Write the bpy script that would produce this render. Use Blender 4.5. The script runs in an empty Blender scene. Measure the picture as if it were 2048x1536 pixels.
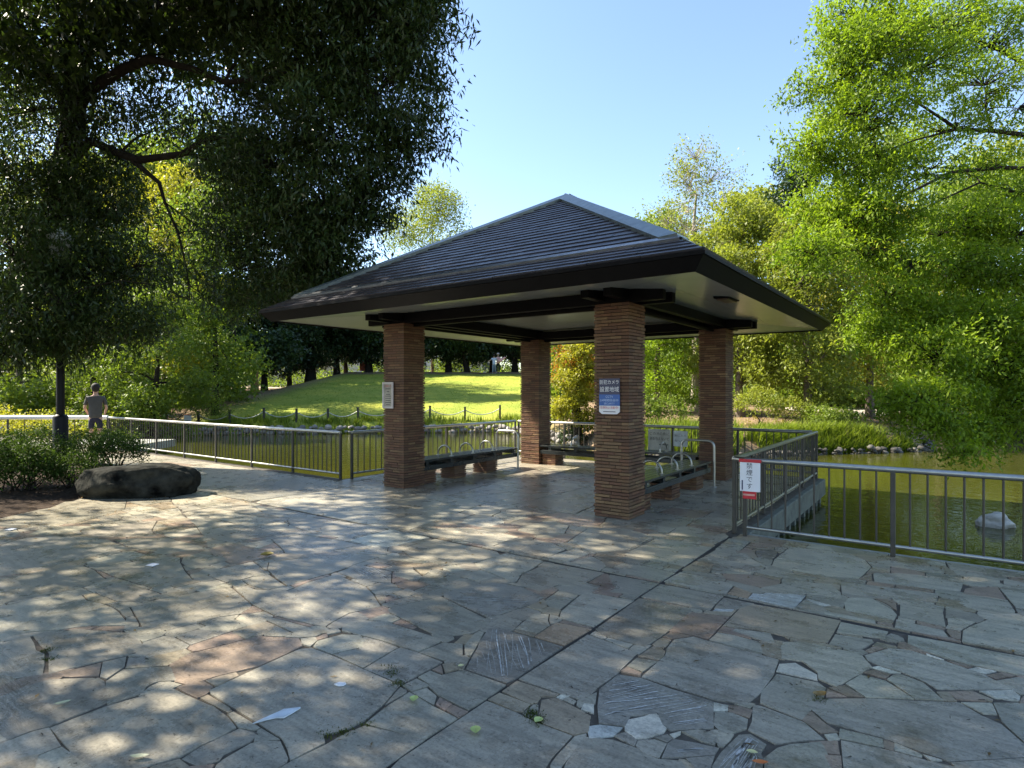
import bpy, bmesh, math, random
import numpy as np
from mathutils import Vector, Matrix
S = bpy.context.scene
COL = S.collection
# ---------------------------------------------------------------- camera
YAW, F, HOR = 0.6306, 1195.28, 780.15          # yaw of the view, focal length in photo pixels, horizon row
CS, SN = math.cos(YAW), math.sin(YAW)
cam = bpy.data.cameras.new('camera')
cam.sensor_width = 36; cam.lens = F/2048*36
cam.shift_y = 12.15/2048
cam.clip_start = .05; cam.clip_end = 3000
camo = bpy.data.objects.new('camera', cam); COL.objects.link(camo)
camo.location = (0, 0, 1.6); camo.rotation_euler = (math.pi/2, 0, YAW)
S.camera = camo
# ---------------------------------------------------------------- sky, sun, exposure
def W(r, f, z=0.0):                              # sideways / forward metres from the photographer -> world
    return Vector((r*CS - f*SN, r*SN + f*CS, z))
SUN = W(-0.86, 0.22, 0.0).normalized(); EL = math.radians(43)
SUN = Vector((SUN.x*math.cos(EL), SUN.y*math.cos(EL), math.sin(EL)))
wd = bpy.data.worlds.new('World'); S.world = wd; wd.use_nodes = True
nt = wd.node_tree; nt.nodes.clear()
sky = nt.nodes.new('ShaderNodeTexSky'); sky.sky_type = 'NISHITA'; sky.sun_disc = False
sky.sun_elevation = EL; sky.sun_rotation = math.atan2(SUN.x, SUN.y)
sky.air_density = 1.0; sky.dust_density = 0.5; sky.ozone_density = 1.3
bg = nt.nodes.new('ShaderNodeBackground'); bg.inputs[1].default_value = 0.105
wo = nt.nodes.new('ShaderNodeOutputWorld')
nt.links.new(sky.outputs[0], bg.inputs[0]); nt.links.new(bg.outputs[0], wo.inputs[0])
sl = bpy.data.lights.new('sun', 'SUN'); sl.energy = 5.0; sl.angle = math.radians(.53); sl.color = (1, .90, .74)
slo = bpy.data.objects.new('sun', sl); COL.objects.link(slo)
slo.rotation_euler = SUN.to_track_quat('Z', 'Y').to_euler(); slo.location = (0, 0, 40)
S.view_settings.view_transform = 'Standard'; S.view_settings.look = 'None'
S.view_settings.exposure = 1.76; S.view_settings.gamma = 1; S.view_settings.use_curve_mapping = False
S.render.engine = 'CYCLES'
S.cycles.max_bounces = 7; S.cycles.diffuse_bounces = 3; S.cycles.glossy_bounces = 3
S.cycles.transmission_bounces = 4; S.cycles.transparent_max_bounces = 4
S.cycles.use_denoising = True
# ---------------------------------------------------------------- helpers
rng = random.Random(11)
NR = np.random.RandomState(7)
def PX(px, py, f):                               # point seen at a photo pixel, f metres ahead
    return W((px-1024)/F*f, f, 1.6-(py-HOR)/F*f)
def link(name, me, parent=None, mat=None):
    o = bpy.data.objects.new(name, me); COL.objects.link(o)
    if parent is not None: o.parent = parent
    if mat is not None and hasattr(me, 'materials') and not me.materials: me.materials.append(mat)
    return o
def tag(o, label=None, cat=None, group=None, kind=None):
    if label: o['label'] = label
    if cat: o['category'] = cat
    if group: o['group'] = group
    if kind: o['kind'] = kind
    return o
def thing(name, label, cat, loc=(0, 0, 0), rz=0, group=None):
    o = bpy.data.objects.new(name, None); COL.objects.link(o); o.empty_display_size = .2
    o.location = loc; o.rotation_euler = (0, 0, rz)
    return tag(o, label, cat, group)
def copy_tree(o, parent=None):
    c = o.copy(); COL.objects.link(c)
    if parent is not None: c.parent = parent
    for ch in list(o.children): copy_tree(ch, c)
    return c
class MB:
    def __init__(s): s.v = []; s.f = []; s.sm = []
    def add(s, vs, fs, smooth=False):
        n = len(s.v); s.v += [tuple(v) for v in vs]; s.f += [tuple(i+n for i in f) for f in fs]; s.sm += [smooth]*len(fs); return s
    def box(s, a, b, bev=0.0):
        x0, y0, z0 = a; x1, y1, z1 = b
        if bev <= 0:
            return s.add([(x0,y0,z0),(x1,y0,z0),(x1,y1,z0),(x0,y1,z0),(x0,y0,z1),(x1,y0,z1),(x1,y1,z1),(x0,y1,z1)],
                         [(3,2,1,0),(4,5,6,7),(0,1,5,4),(1,2,6,5),(2,3,7,6),(3,0,4,7)])
        bm = bmesh.new(); bmesh.ops.create_cube(bm, size=1)
        for v in bm.verts: v.co = Vector(((x0+x1)/2+v.co.x*(x1-x0), (y0+y1)/2+v.co.y*(y1-y0), (z0+z1)/2+v.co.z*(z1-z0)))
        bmesh.ops.bevel(bm, geom=bm.edges[:], offset=bev, segments=1, affect='EDGES')
        bm.verts.index_update()
        s.add([v.co for v in bm.verts], [[v.index for v in f.verts] for f in bm.faces]); bm.free(); return s
    def tube(s, pts, rad, n=8, caps=True, smooth=True):
        pts = [Vector(p) for p in pts]; k = len(pts)
        rad = rad if hasattr(rad, '__len__') else [rad]*k
        up = None; vs = []; fs = []
        for i, p in enumerate(pts):
            t = (pts[min(i+1, k-1)]-pts[max(i-1, 0)]).normalized()
            if up is None: up = t.orthogonal().normalized()
            up = (up-t*up.dot(t)); up = up.normalized() if up.length > 1e-6 else t.orthogonal().normalized()
            b = t.cross(up)
            for j in range(n):
                a = 2*math.pi*j/n; vs.append(p+(up*math.cos(a)+b*math.sin(a))*rad[i])
        for i in range(k-1):
            for j in range(n):
                fs.append((i*n+j, i*n+(j+1) % n, (i+1)*n+(j+1) % n, (i+1)*n+j))
        s.add(vs, fs, smooth)
        if caps: s.add(vs[:n], [tuple(range(n))[::-1]]); s.add(vs[-n:], [tuple(range(n))])
        return s
    def lathe(s, prof, c=(0, 0, 0), n=16):
        vs = []; fs = []
        for r, z in prof:
            for j in range(n):
                a = 2*math.pi*j/n; vs.append((c[0]+r*math.cos(a), c[1]+r*math.sin(a), c[2]+z))
        for i in range(len(prof)-1):
            for j in range(n): fs.append((i*n+j, i*n+(j+1) % n, (i+1)*n+(j+1) % n, (i+1)*n+j))
        s.add(vs, fs, True); s.add(vs[-n:], [tuple(range(n))]); return s
    def mesh(s, name):
        me = bpy.data.meshes.new(name); me.from_pydata(s.v, [], s.f); 
        me.polygons.foreach_set('use_smooth', s.sm); me.update(); return me
    def build(s, name, mat, parent=None): return link(name, s.mesh(name), parent, mat)
def npmesh(name, v, f, k, smooth=False, rnd=None):     # numpy verts (n,3), faces (m,k)
    me = bpy.data.meshes.new(name); v = np.asarray(v, np.float32); f = np.asarray(f, np.int32)
    me.vertices.add(len(v)); me.vertices.foreach_set('co', v.ravel())
    me.loops.add(f.size); me.loops.foreach_set('vertex_index', f.ravel())
    me.polygons.add(len(f)); me.polygons.foreach_set('loop_start', np.arange(0, f.size, k, dtype=np.int32))
    me.polygons.foreach_set('loop_total', np.full(len(f), k, np.int32))
    if smooth: me.polygons.foreach_set('use_smooth', np.ones(len(f), bool))
    if rnd is not None:
        a = me.attributes.new('rnd', 'FLOAT', 'FACE'); a.data.foreach_set('value', np.asarray(rnd, np.float32))
    me.update(calc_edges=True); return me
# ---------------------------------------------------------------- materials
def mat(name):
    m = bpy.data.materials.new(name); m.use_nodes = True; n = m.node_tree; n.nodes.clear()
    out = n.nodes.new('ShaderNodeOutputMaterial'); p = n.nodes.new('ShaderNodeBsdfPrincipled')
    n.links.new(p.outputs[0], out.inputs[0]); return m, n, p, out
def noise(n, scale, detail=4, rough=.6, coord='Object', stretch=None):
    tc = n.nodes.new('ShaderNodeTexCoord'); x = n.nodes.new('ShaderNodeTexNoise')
    x.inputs['Scale'].default_value = scale; x.inputs['Detail'].default_value = detail; x.inputs['Roughness'].default_value = rough
    src = tc.outputs[coord]
    if coord == 'World':
        g = n.nodes.new('ShaderNodeNewGeometry'); src = g.outputs['Position']
    if stretch:
        mp = n.nodes.new('ShaderNodeMapping'); mp.inputs['Scale'].default_value = stretch
        n.links.new(src, mp.inputs[0]); src = mp.outputs[0]
    n.links.new(src, x.inputs[0]); return x
def pos_noise(n, scale, detail=4, rough=.6, stretch=None):
    g = n.nodes.new('ShaderNodeNewGeometry'); x = n.nodes.new('ShaderNodeTexNoise'); src = g.outputs['Position']
    x.inputs['Scale'].default_value = scale; x.inputs['Detail'].default_value = detail; x.inputs['Roughness'].default_value = rough
    if stretch:
        mp = n.nodes.new('ShaderNodeMapping'); mp.inputs['Scale'].default_value = stretch
        n.links.new(src, mp.inputs[0]); src = mp.outputs[0]
    n.links.new(src, x.inputs[0]); return x
def ramp(n, src, stops):
    r = n.nodes.new('ShaderNodeValToRGB'); e = r.color_ramp.elements
    while len(e) < len(stops): e.new(.5)
    for i, (p, c) in enumerate(stops):
        e[i].position = p; e[i].color = (*c, 1) if len(c) == 3 else c
    n.links.new(src, r.inputs[0]); return r
def maprange(n, src, a, b, c, d):
    m = n.nodes.new('ShaderNodeMapRange'); m.inputs[1].default_value = a; m.inputs[2].default_value = b
    m.inputs[3].default_value = c; m.inputs[4].default_value = d; n.links.new(src, m.inputs[0]); return m
def mul(n, a, b, mode='MULTIPLY', fac=1.0):
    m = n.nodes.new('ShaderNodeMix'); m.data_type = 'RGBA'; m.blend_type = mode; m.inputs[0].default_value = fac
    for s, i in ((a, 6), (b, 7)):
        if isinstance(s, tuple): m.inputs[i].default_value = (*s, 1)
        else: n.links.new(s, m.inputs[i])
    return m.outputs[2]
def bump(n, p, src, strength=.3, dist=.01):
    b = n.nodes.new('ShaderNodeBump'); b.inputs['Strength'].default_value = strength; b.inputs['Distance'].default_value = dist
    n.links.new(src, b.inputs['Height']); n.links.new(b.outputs[0], p.inputs['Normal']); return b
def simple(name, c, rough=.5, metal=0.0, var=.25, scale=6, bumpd=0.0, spec=.5):
    m, n, p, o = mat(name); x = pos_noise(n, scale, 5)
    lo = tuple(v*(1-var) for v in c); hi = tuple(min(1, v*(1+var)) for v in c)
    r = ramp(n, x.outputs[0], [(.3, lo), (.7, hi)]); n.links.new(r.outputs[0], p.inputs['Base Color'])
    p.inputs['Roughness'].default_value = rough; p.inputs['Metallic'].default_value = metal
    p.inputs['Specular IOR Level'].default_value = spec
    if bumpd: bump(n, p, x.outputs[0], .5, bumpd)
    return m
def leafmat(name, lo, hi, trans=.35, rough=.45, spec=.35, clump=.9):
    m, n, p, o = mat(name)
    at = n.nodes.new('ShaderNodeAttribute'); at.attribute_name = 'rnd'
    x = pos_noise(n, clump, 2, .5)
    ad = n.nodes.new('ShaderNodeMath'); ad.operation = 'MULTIPLY_ADD'; ad.inputs[1].default_value = .55
    n.links.new(at.outputs['Fac'], ad.inputs[0])
    sc = n.nodes.new('ShaderNodeMath'); sc.operation = 'MULTIPLY'; sc.inputs[1].default_value = .5
    n.links.new(x.outputs[0], sc.inputs[0]); n.links.new(sc.outputs[0], ad.inputs[2])
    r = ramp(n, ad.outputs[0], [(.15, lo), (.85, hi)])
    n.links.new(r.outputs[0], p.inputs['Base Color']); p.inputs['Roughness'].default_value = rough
    p.inputs['Specular IOR Level'].default_value = spec
    t = n.nodes.new('ShaderNodeBsdfTranslucent')
    tc = mul(n, r.outputs[0], (1.25, 1.3, .55))
    n.links.new(tc, t.inputs[0])
    mx = n.nodes.new('ShaderNodeMixShader'); mx.inputs[0].default_value = trans
    n.links.new(p.outputs[0], mx.inputs[1]); n.links.new(t.outputs[0], mx.inputs[2]); n.links.new(mx.outputs[0], o.inputs[0])
    return m
def tintmat(name, rough, streak, fine, bumpd, spec=.5):       # base colour from the mesh's own 'tint' attribute
    m, n, p, o = mat(name)
    at = n.nodes.new('ShaderNodeAttribute'); at.attribute_name = 'tint'
    a = pos_noise(n, 1.0, 6, .65, streak); b = pos_noise(n, fine, 5, .7)
    ra = ramp(n, a.outputs[0], [(.25, (.80,)*3), (.5, (1,)*3), (.78, (1.16,)*3)])
    rb = ramp(n, b.outputs[0], [(.28, (.62,)*3), (.42, (1,)*3), (.75, (1.15,)*3)])
    c = mul(n, mul(n, at.outputs['Color'], ra.outputs[0]), rb.outputs[0])
    big = pos_noise(n, .9, 3, .6); rc = ramp(n, big.outputs[0], [(.3, (.8, .8, .82)), (.7, (1.12, 1.1, 1.05))])
    c = mul(n, c, rc.outputs[0])
    n.links.new(c, p.inputs['Base Color'])
    rr = maprange(n, a.outputs[0], .3, .7, rough-.08, rough+.12); n.links.new(rr.outputs[0], p.inputs['Roughness'])
    p.inputs['Specular IOR Level'].default_value = spec
    ad = n.nodes.new('ShaderNodeMath'); ad.operation = 'ADD'; n.links.new(a.outputs[0], ad.inputs[0]); n.links.new(b.outputs[0], ad.inputs[1])
    bump(n, p, ad.outputs[0], .55, bumpd)
    return m
def stonemat():
    m, n, p, o = mat('paving_stone')
    at = n.nodes.new('ShaderNodeAttribute'); at.attribute_name = 'tint'
    a = pos_noise(n, 1.0, 7, .68, (3.2, 17, 8)); b = pos_noise(n, 55, 4, .75); st = pos_noise(n, 2.6, 6, .7); pit = pos_noise(n, 1.0, 3, .6, (26, 40, 30)); br = pos_noise(n, .8, 4, .6)
    c = mul(n, at.outputs['Color'], ramp(n, a.outputs[0], [(.30, (.62, .63, .64)), (.5, (1, 1, 1)), (.72, (1.30, 1.28, 1.25))]).outputs[0])
    c = mul(n, c, ramp(n, b.outputs[0], [(.30, (.62,)*3), (.5, (1,)*3), (.72, (1.22,)*3)]).outputs[0])
    c = mul(n, c, ramp(n, st.outputs[0], [(.30, (.60, .58, .55)), (.48, (1, 1, 1)), (.75, (1.12, 1.11, 1.08))]).outputs[0])
    c = mul(n, c, ramp(n, br.outputs[0], [(.35, (1.02, 1.0, .97)), (.65, (.94, .97, 1.0))]).outputs[0])
    c = mul(n, c, ramp(n, pit.outputs[0], [(.27, (.2,)*3), (.35, (1,)*3)]).outputs[0])
    n.links.new(c, p.inputs['Base Color'])
    rr = maprange(n, st.outputs[0], .3, .7, .19, .40); n.links.new(rr.outputs[0], p.inputs['Roughness']); p.inputs['Specular IOR Level'].default_value = .45
    ad = n.nodes.new('ShaderNodeMath'); ad.operation = 'MULTIPLY_ADD'; ad.inputs[1].default_value = .35; n.links.new(b.outputs[0], ad.inputs[0]); n.links.new(a.outputs[0], ad.inputs[2])
    bump(n, p, ad.outputs[0], .6, .006); return m
M = {}
M['stone'] = stonemat()
M['brick'] = tintmat('thin_brick', .62, (9, 9, 30), 60, .003, .35)
M['rubble'] = tintmat('bank_rock', .8, (6, 6, 6), 20, .03, .2)
M['mortar'] = simple('joint_mortar', (.10, .088, .07), .85, 0, .4, 14, .01, .2)
M['shingle'] = tintmat('roof_shingle', .40, (3, 3, 9), 26, .005, .6)
M['cap'] = simple('roof_cap_metal', (.20, .24, .24), .42, .55, .25, 9)
M['flash'] = simple('bright_flashing', (.34, .36, .38), .3, .8, .2, 7)
M['black'] = simple('black_timber', (.0035, .0032, .0035), .55, 0, .3, 8, 0, .12)
M['soffit'] = simple('soffit_board', (.33, .35, .33), .22, 0, .05, 3)
M['bench'] = simple('bench_timber', (.02, .024, .024), .27, 0, .3, 9)
M['steel'] = simple('stainless_tube', (.36, .36, .33), .34, .95, .12, 12)
M['deck_edge'] = simple('deck_edge', (.135, .145, .12), .75, 0, .35, 6, .006, .3)
M['steel_dull'] = simple('weathered_tube', (.05, .046, .038), .45, .2, .25, 10)
M['rail_pale'] = simple('pale_rail', (.78, .78, .74), .4, 0, .08, 5)
M['dark_joint'] = simple('dark_joint', (.045, .032, .024), .95, 0, .3, 9, 0, .1)
M['bark'] = simple('dark_bark', (.026, .022, .018), .9, 0, .45, 9, .03, .1)
M['bark_pale'] = simple('pale_bark', (.34, .30, .24), .85, 0, .35, 6, .02, .1)
M['bark_mid'] = simple('brown_bark', (.13, .105, .08), .9, 0, .4, 8, .02, .1)
M['boulder'] = simple('boulder_stone', (.024, .025, .021), .9, 0, .9, 4.5, .09, .08)
M['concrete'] = simple('deck_concrete', (.30, .305, .27), .75, 0, .3, 7, .006, .3)
M['lamp'] = simple('lamp_black', (.004, .004, .005), .5, 0, .2, 5, 0, .2)
M['white'] = simple('sign_white', (.74, .74, .76), .35, 0, .03, 4)
M['red'] = simple('sign_red', (.50, .02, .03), .4, 0, .1, 4)
M['blue'] = simple('sign_blue', (.02, .10, .36), .35, 0, .08, 4)
M['navy'] = simple('sign_navy', (.03, .035, .09), .35, 0, .08, 4)
M['ink'] = simple('ink', (.02, .02, .03), .5, 0, .05, 4)
M['chalk'] = simple('chalk', (.50, .50, .47), .9, 0, .4, 60, 0, .1)
M['leaf_oak'] = leafmat('oak_leaf', (.009, .020, .007), (.065, .105, .022), .32, .45, .4)
M['leaf_lime'] = leafmat('lime_leaf', (.035, .095, .010), (.31, .42, .032), .5, .5, .3)
M['leaf_mid'] = leafmat('mid_leaf', (.055, .10, .018), (.22, .29, .045), .45, .5, .3)
M['leaf_olive'] = leafmat('olive_leaf', (.09, .13, .022), (.31, .34, .06), .46, .5, .3)
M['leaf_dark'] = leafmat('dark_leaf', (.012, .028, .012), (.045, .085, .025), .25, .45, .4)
M['leaf_red'] = leafmat('red_maple_leaf', (.22, .07, .012), (.40, .20, .04), .45, .5, .3)
M['leaf_yellow'] = leafmat('yellow_leaf', (.16, .17, .02), (.40, .38, .05), .45, .5, .3)
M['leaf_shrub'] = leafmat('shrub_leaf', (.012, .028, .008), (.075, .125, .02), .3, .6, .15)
M['grass'] = leafmat('grass_blade', (.07, .12, .014), (.26, .32, .04), .4, .6, .2)
M['litter_leaf'] = leafmat('litter_leaf', (.05, .03, .012), (.26, .17, .06), .15, .7, .2)
M['moss'] = leafmat('moss_blade', (.03, .05, .01), (.09, .11, .02), .3, .8, .1)
M['straw'] = leafmat('straw_blade', (.16, .14, .04), (.40, .34, .12), .35, .6, .2)
# ================================================================ THE SETTING
# ---- terrain
def smooth(a, b, x):
    t = np.clip((x-a)/(b-a), 0, 1); return t*t*(3-2*t)
WATER = -.40
def wpt(px, f): return W((px-1024)/F*f, f)
POND = [Vector((13, 7.0, 0)), Vector((-19.2, 7.0, 0)), W(-17.5, 17.5), W(-27, 18), W(-27, 24.5), wpt(150, 25.0), wpt(300, 25.6), wpt(420, 26.6), wpt(560, 27.2), wpt(700, 27.5),
        wpt(860, 28.0), wpt(1000, 28.2), wpt(1090, 25.0), wpt(1150, 21.2), wpt(1220, 19.0), wpt(1320, 17.6), wpt(1420, 17.2), wpt(1520, 17.6), wpt(1640, 18.5),
        wpt(1750, 18.9), wpt(1840, 19.4), wpt(1872, 20.6), wpt(1830, 23.5), wpt(1850, 26.5), wpt(1940, 27.5), wpt(2060, 27.5), wpt(2200, 28.5), W(34, 27), W(36, 8)]
POLY = np.array([(p.x, p.y) for p in POND])
def pond_sd(X, Y):                                # signed distance to the pond's outline, positive inside
    ins = np.zeros(X.shape, bool); d = np.full(X.shape, 1e9); n = len(POLY)
    for i in range(n):
        x1, y1 = POLY[i]; x2, y2 = POLY[(i+1) % n]
        if y1 != y2: ins ^= ((y1 > Y) != (y2 > Y)) & (X < (x2-x1)*(Y-y1)/(y2-y1)+x1)
        L = (x2-x1)**2+(y2-y1)**2; t = np.clip(((X-x1)*(x2-x1)+(Y-y1)*(y2-y1))/L, 0, 1)
        d = np.minimum(d, np.hypot(X-x1-t*(x2-x1), Y-y1-t*(y2-y1)))
    return np.where(ins, d, -d)
def height(r, f):
    r = np.asarray(r, float); f = np.asarray(f, float)
    X = r*CS-f*SN; Y = r*SN+f*CS
    sd = pond_sd(X, Y)
    lawn = np.clip((f-27.6)*.112, 0, 3.25)+smooth(28, 30, f)*.05
    right = np.clip((f-18)*.05, 0, 2.0)+smooth(0, 6, -sd)*.22
    w = smooth(1.0, 5.0, r-np.clip((f-30)*.05, 0, 2)); z = lawn*(1-w)+right*w
    wl = smooth(-15, -22, r); z = z*(1-wl)+(np.clip((f-24)*.05, 0, 2)*wl)
    bumpy = (np.sin(r*1.3+f*.7)*np.sin(f*.9-r*.4))*.05
    z = z+np.where(f > 16, bumpy, 0)
    plaza = (Y < 7.3) & (sd < 1.0) & (f < 18)
    z = np.where(plaza, -.16, z)
    bank = smooth(.25, -.75, sd)
    return np.where(sd > -.75, -1.0+(z+1.0)*bank, z)
def gz(r, f): return float(height(np.array([r]), np.array([f]))[0])
def ground(r, f, dz=0.0): return W(r, f, gz(r, f)+dz)
def PG(px, f, dz=0.0): return ground((px-1024)/F*f, f, dz)
def sheet(name, rs, fs):
    R, Fg = np.meshgrid(rs, fs); Z = height(R, Fg)
    v = np.stack([R*CS-Fg*SN, R*SN+Fg*CS, Z], -1).reshape(-1, 3); nx = len(rs)
    i = np.arange(len(fs)-1)[:, None]*nx+np.arange(nx-1)[None]; f = np.stack([i, i+1, i+1+nx, i+nx], -1).reshape(-1, 4)
    return npmesh(name, v, f, 4, True)
rs = np.concatenate([np.linspace(-400, -62, 14), np.linspace(-60, -30, 30), np.arange(-29.5, 34, .5), np.linspace(35, 60, 30), np.linspace(62, 400, 14)])
fs = np.concatenate([np.linspace(-250, -22, 10), np.arange(-20, 15, 1.0), np.arange(15, 34, .35), np.arange(34, 66, .8), np.linspace(67, 110, 22), np.linspace(115, 600, 14)])
m, n, p, o = mat('ground_earth_and_grass')
g = n.nodes.new('ShaderNodeNewGeometry')
a = pos_noise(n, .35, 5, .65); b = pos_noise(n, 7, 6, .75); c2 = pos_noise(n, 45, 3, .7)
grass = ramp(n, b.outputs[0], [(.2, (.17, .22, .035)), (.5, (.26, .30, .05)), (.8, (.37, .38, .08))])
grass2 = mul(n, grass.outputs[0], ramp(n, a.outputs[0], [(.32, (.62, .76, .58)), (.5, (1, 1, 1)), (.68, (1.28, 1.12, 1.05))]).outputs[0])
grass2 = mul(n, grass2, ramp(n, c2.outputs[0], [(.3, (.8, .82, .8)), (.7, (1.12, 1.12, 1.1))]).outputs[0])
earth = ramp(n, b.outputs[0], [(.25, (.09, .06, .04)), (.5, (.22, .155, .10)), (.75, (.40, .30, .20))])
ga = n.nodes.new('ShaderNodeAttribute'); ga.attribute_name = 'turf'
mixn = n.nodes.new('ShaderNodeMix'); mixn.data_type = 'RGBA'
ad = n.nodes.new('ShaderNodeMath'); ad.operation = 'MULTIPLY_ADD'; ad.inputs[1].default_value = .8; ad.inputs[2].default_value = -.4
n.links.new(b.outputs[0], ad.inputs[0])
ad2 = n.nodes.new('ShaderNodeMath'); ad2.operation = 'ADD'; ad2.use_clamp = True
n.links.new(ga.outputs['Fac'], ad2.inputs[0]); n.links.new(ad.outputs[0], ad2.inputs[1])
n.links.new(ad2.outputs[0], mixn.inputs[0]); n.links.new(earth.outputs[0], mixn.inputs[6]); n.links.new(grass2, mixn.inputs[7])
n.links.new(mixn.outputs[2], p.inputs['Base Color']); p.inputs['Roughness'].default_value = .95; p.inputs['Specular IOR Level'].default_value = .1
bump(n, p, b.outputs[0], .8, .05)
me = sheet('ground', rs, fs)
R, Fg = np.meshgrid(rs, fs)
turf = smooth(2.6, 0.0, R-np.clip((Fg-30)*.06, 0, 2))*smooth(55.5, 53.5, Fg)*smooth(-17, -14, R)
turf = np.maximum(turf, .35*smooth(70, 90, Fg)); turf = np.maximum(turf, .3*smooth(14, 24, R))
at = me.attributes.new('turf', 'FLOAT', 'POINT'); at.data.foreach_set('value', turf.ravel().astype(np.float32))
tag(link('ground', me, None, m), 'sloping grass lawn and leaf strewn earth around the pond', kind='structure')
# ---- water
m, n, p, o = mat('pond_water')
p.inputs['Roughness'].default_value = .035; p.inputs['IOR'].default_value = 1.333; p.inputs['Specular IOR Level'].default_value = .62
w1 = pos_noise(n, 1.0, 3, .55, (3.1, 4.0, 1)); w2 = pos_noise(n, 1.0, 2, .5, (10, 13, 1)); w3 = pos_noise(n, .22, 2, .5)
mud = ramp(n, w3.outputs[0], [(.3, (.036, .040, .006)), (.7, (.056, .058, .008))]); n.links.new(mud.outputs[0], p.inputs['Base Color'])
s1 = n.nodes.new('ShaderNodeMath'); s1.operation = 'MULTIPLY_ADD'; s1.inputs[1].default_value = .35
n.links.new(w2.outputs[0], s1.inputs[0]); n.links.new(w1.outputs[0], s1.inputs[2])
bump(n, p, s1.outputs[0], .45, .022)
mb = MB(); pts = [(13, 6.0), (-40, 6.0), (-60, 45), (60, 60), (60, 6.0)]
mb.add([(x, y, WATER) for x, y in pts], [tuple(range(5))[::-1]])
tag(mb.build('pond_water', m), 'olive green rippled pond water', kind='structure')
# ---- pond wall along the plaza, deck slab under the pavilion
mb = MB(); mb.box((-1.80, 6.62, -1.2), (13, 6.98, -.012)).box((-60, 6.62, -1.2), (-8.9, 6.94, -.012))
tag(mb.build('pond_wall', M['concrete']), 'concrete retaining edge between the paving and the pond', kind='structure')
mb = MB(); mb.box((-8.86, 6.60, -.30), (-1.80, 12.12, -.012), .01); mb.box((-8.70, 6.7, -.52), (-1.93, 12.0, -.302), .01)
for y in (8.3, 10.1, 11.7):
    for x in (-8.2, -5.3, -2.3): mb.box((x-.16, y-.16, -1.3), (x+.16, y+.16, -.521))
for i in range(14):
    y = 7.05+i*.36; mb.box((-1.93, y, -.50), (-1.83, y+.11, -.302))
tag(mb.build('deck_slab', M['deck_edge']), 'concrete deck slab that carries the pavilion over the pond', kind='structure')
# ---- crazy paving: every stone a prism with a worn edge
TINT = dict(g=(.312, .286, .228), l=(.380, .350, .274), r=(.295, .225, .172), t=(.33, .278, .20), o=(.365, .27, .18), w=(.58, .545, .44), b=(.50, .505, .46), c=(.265, .246, .205), d=(.23, .208, .174))
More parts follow.
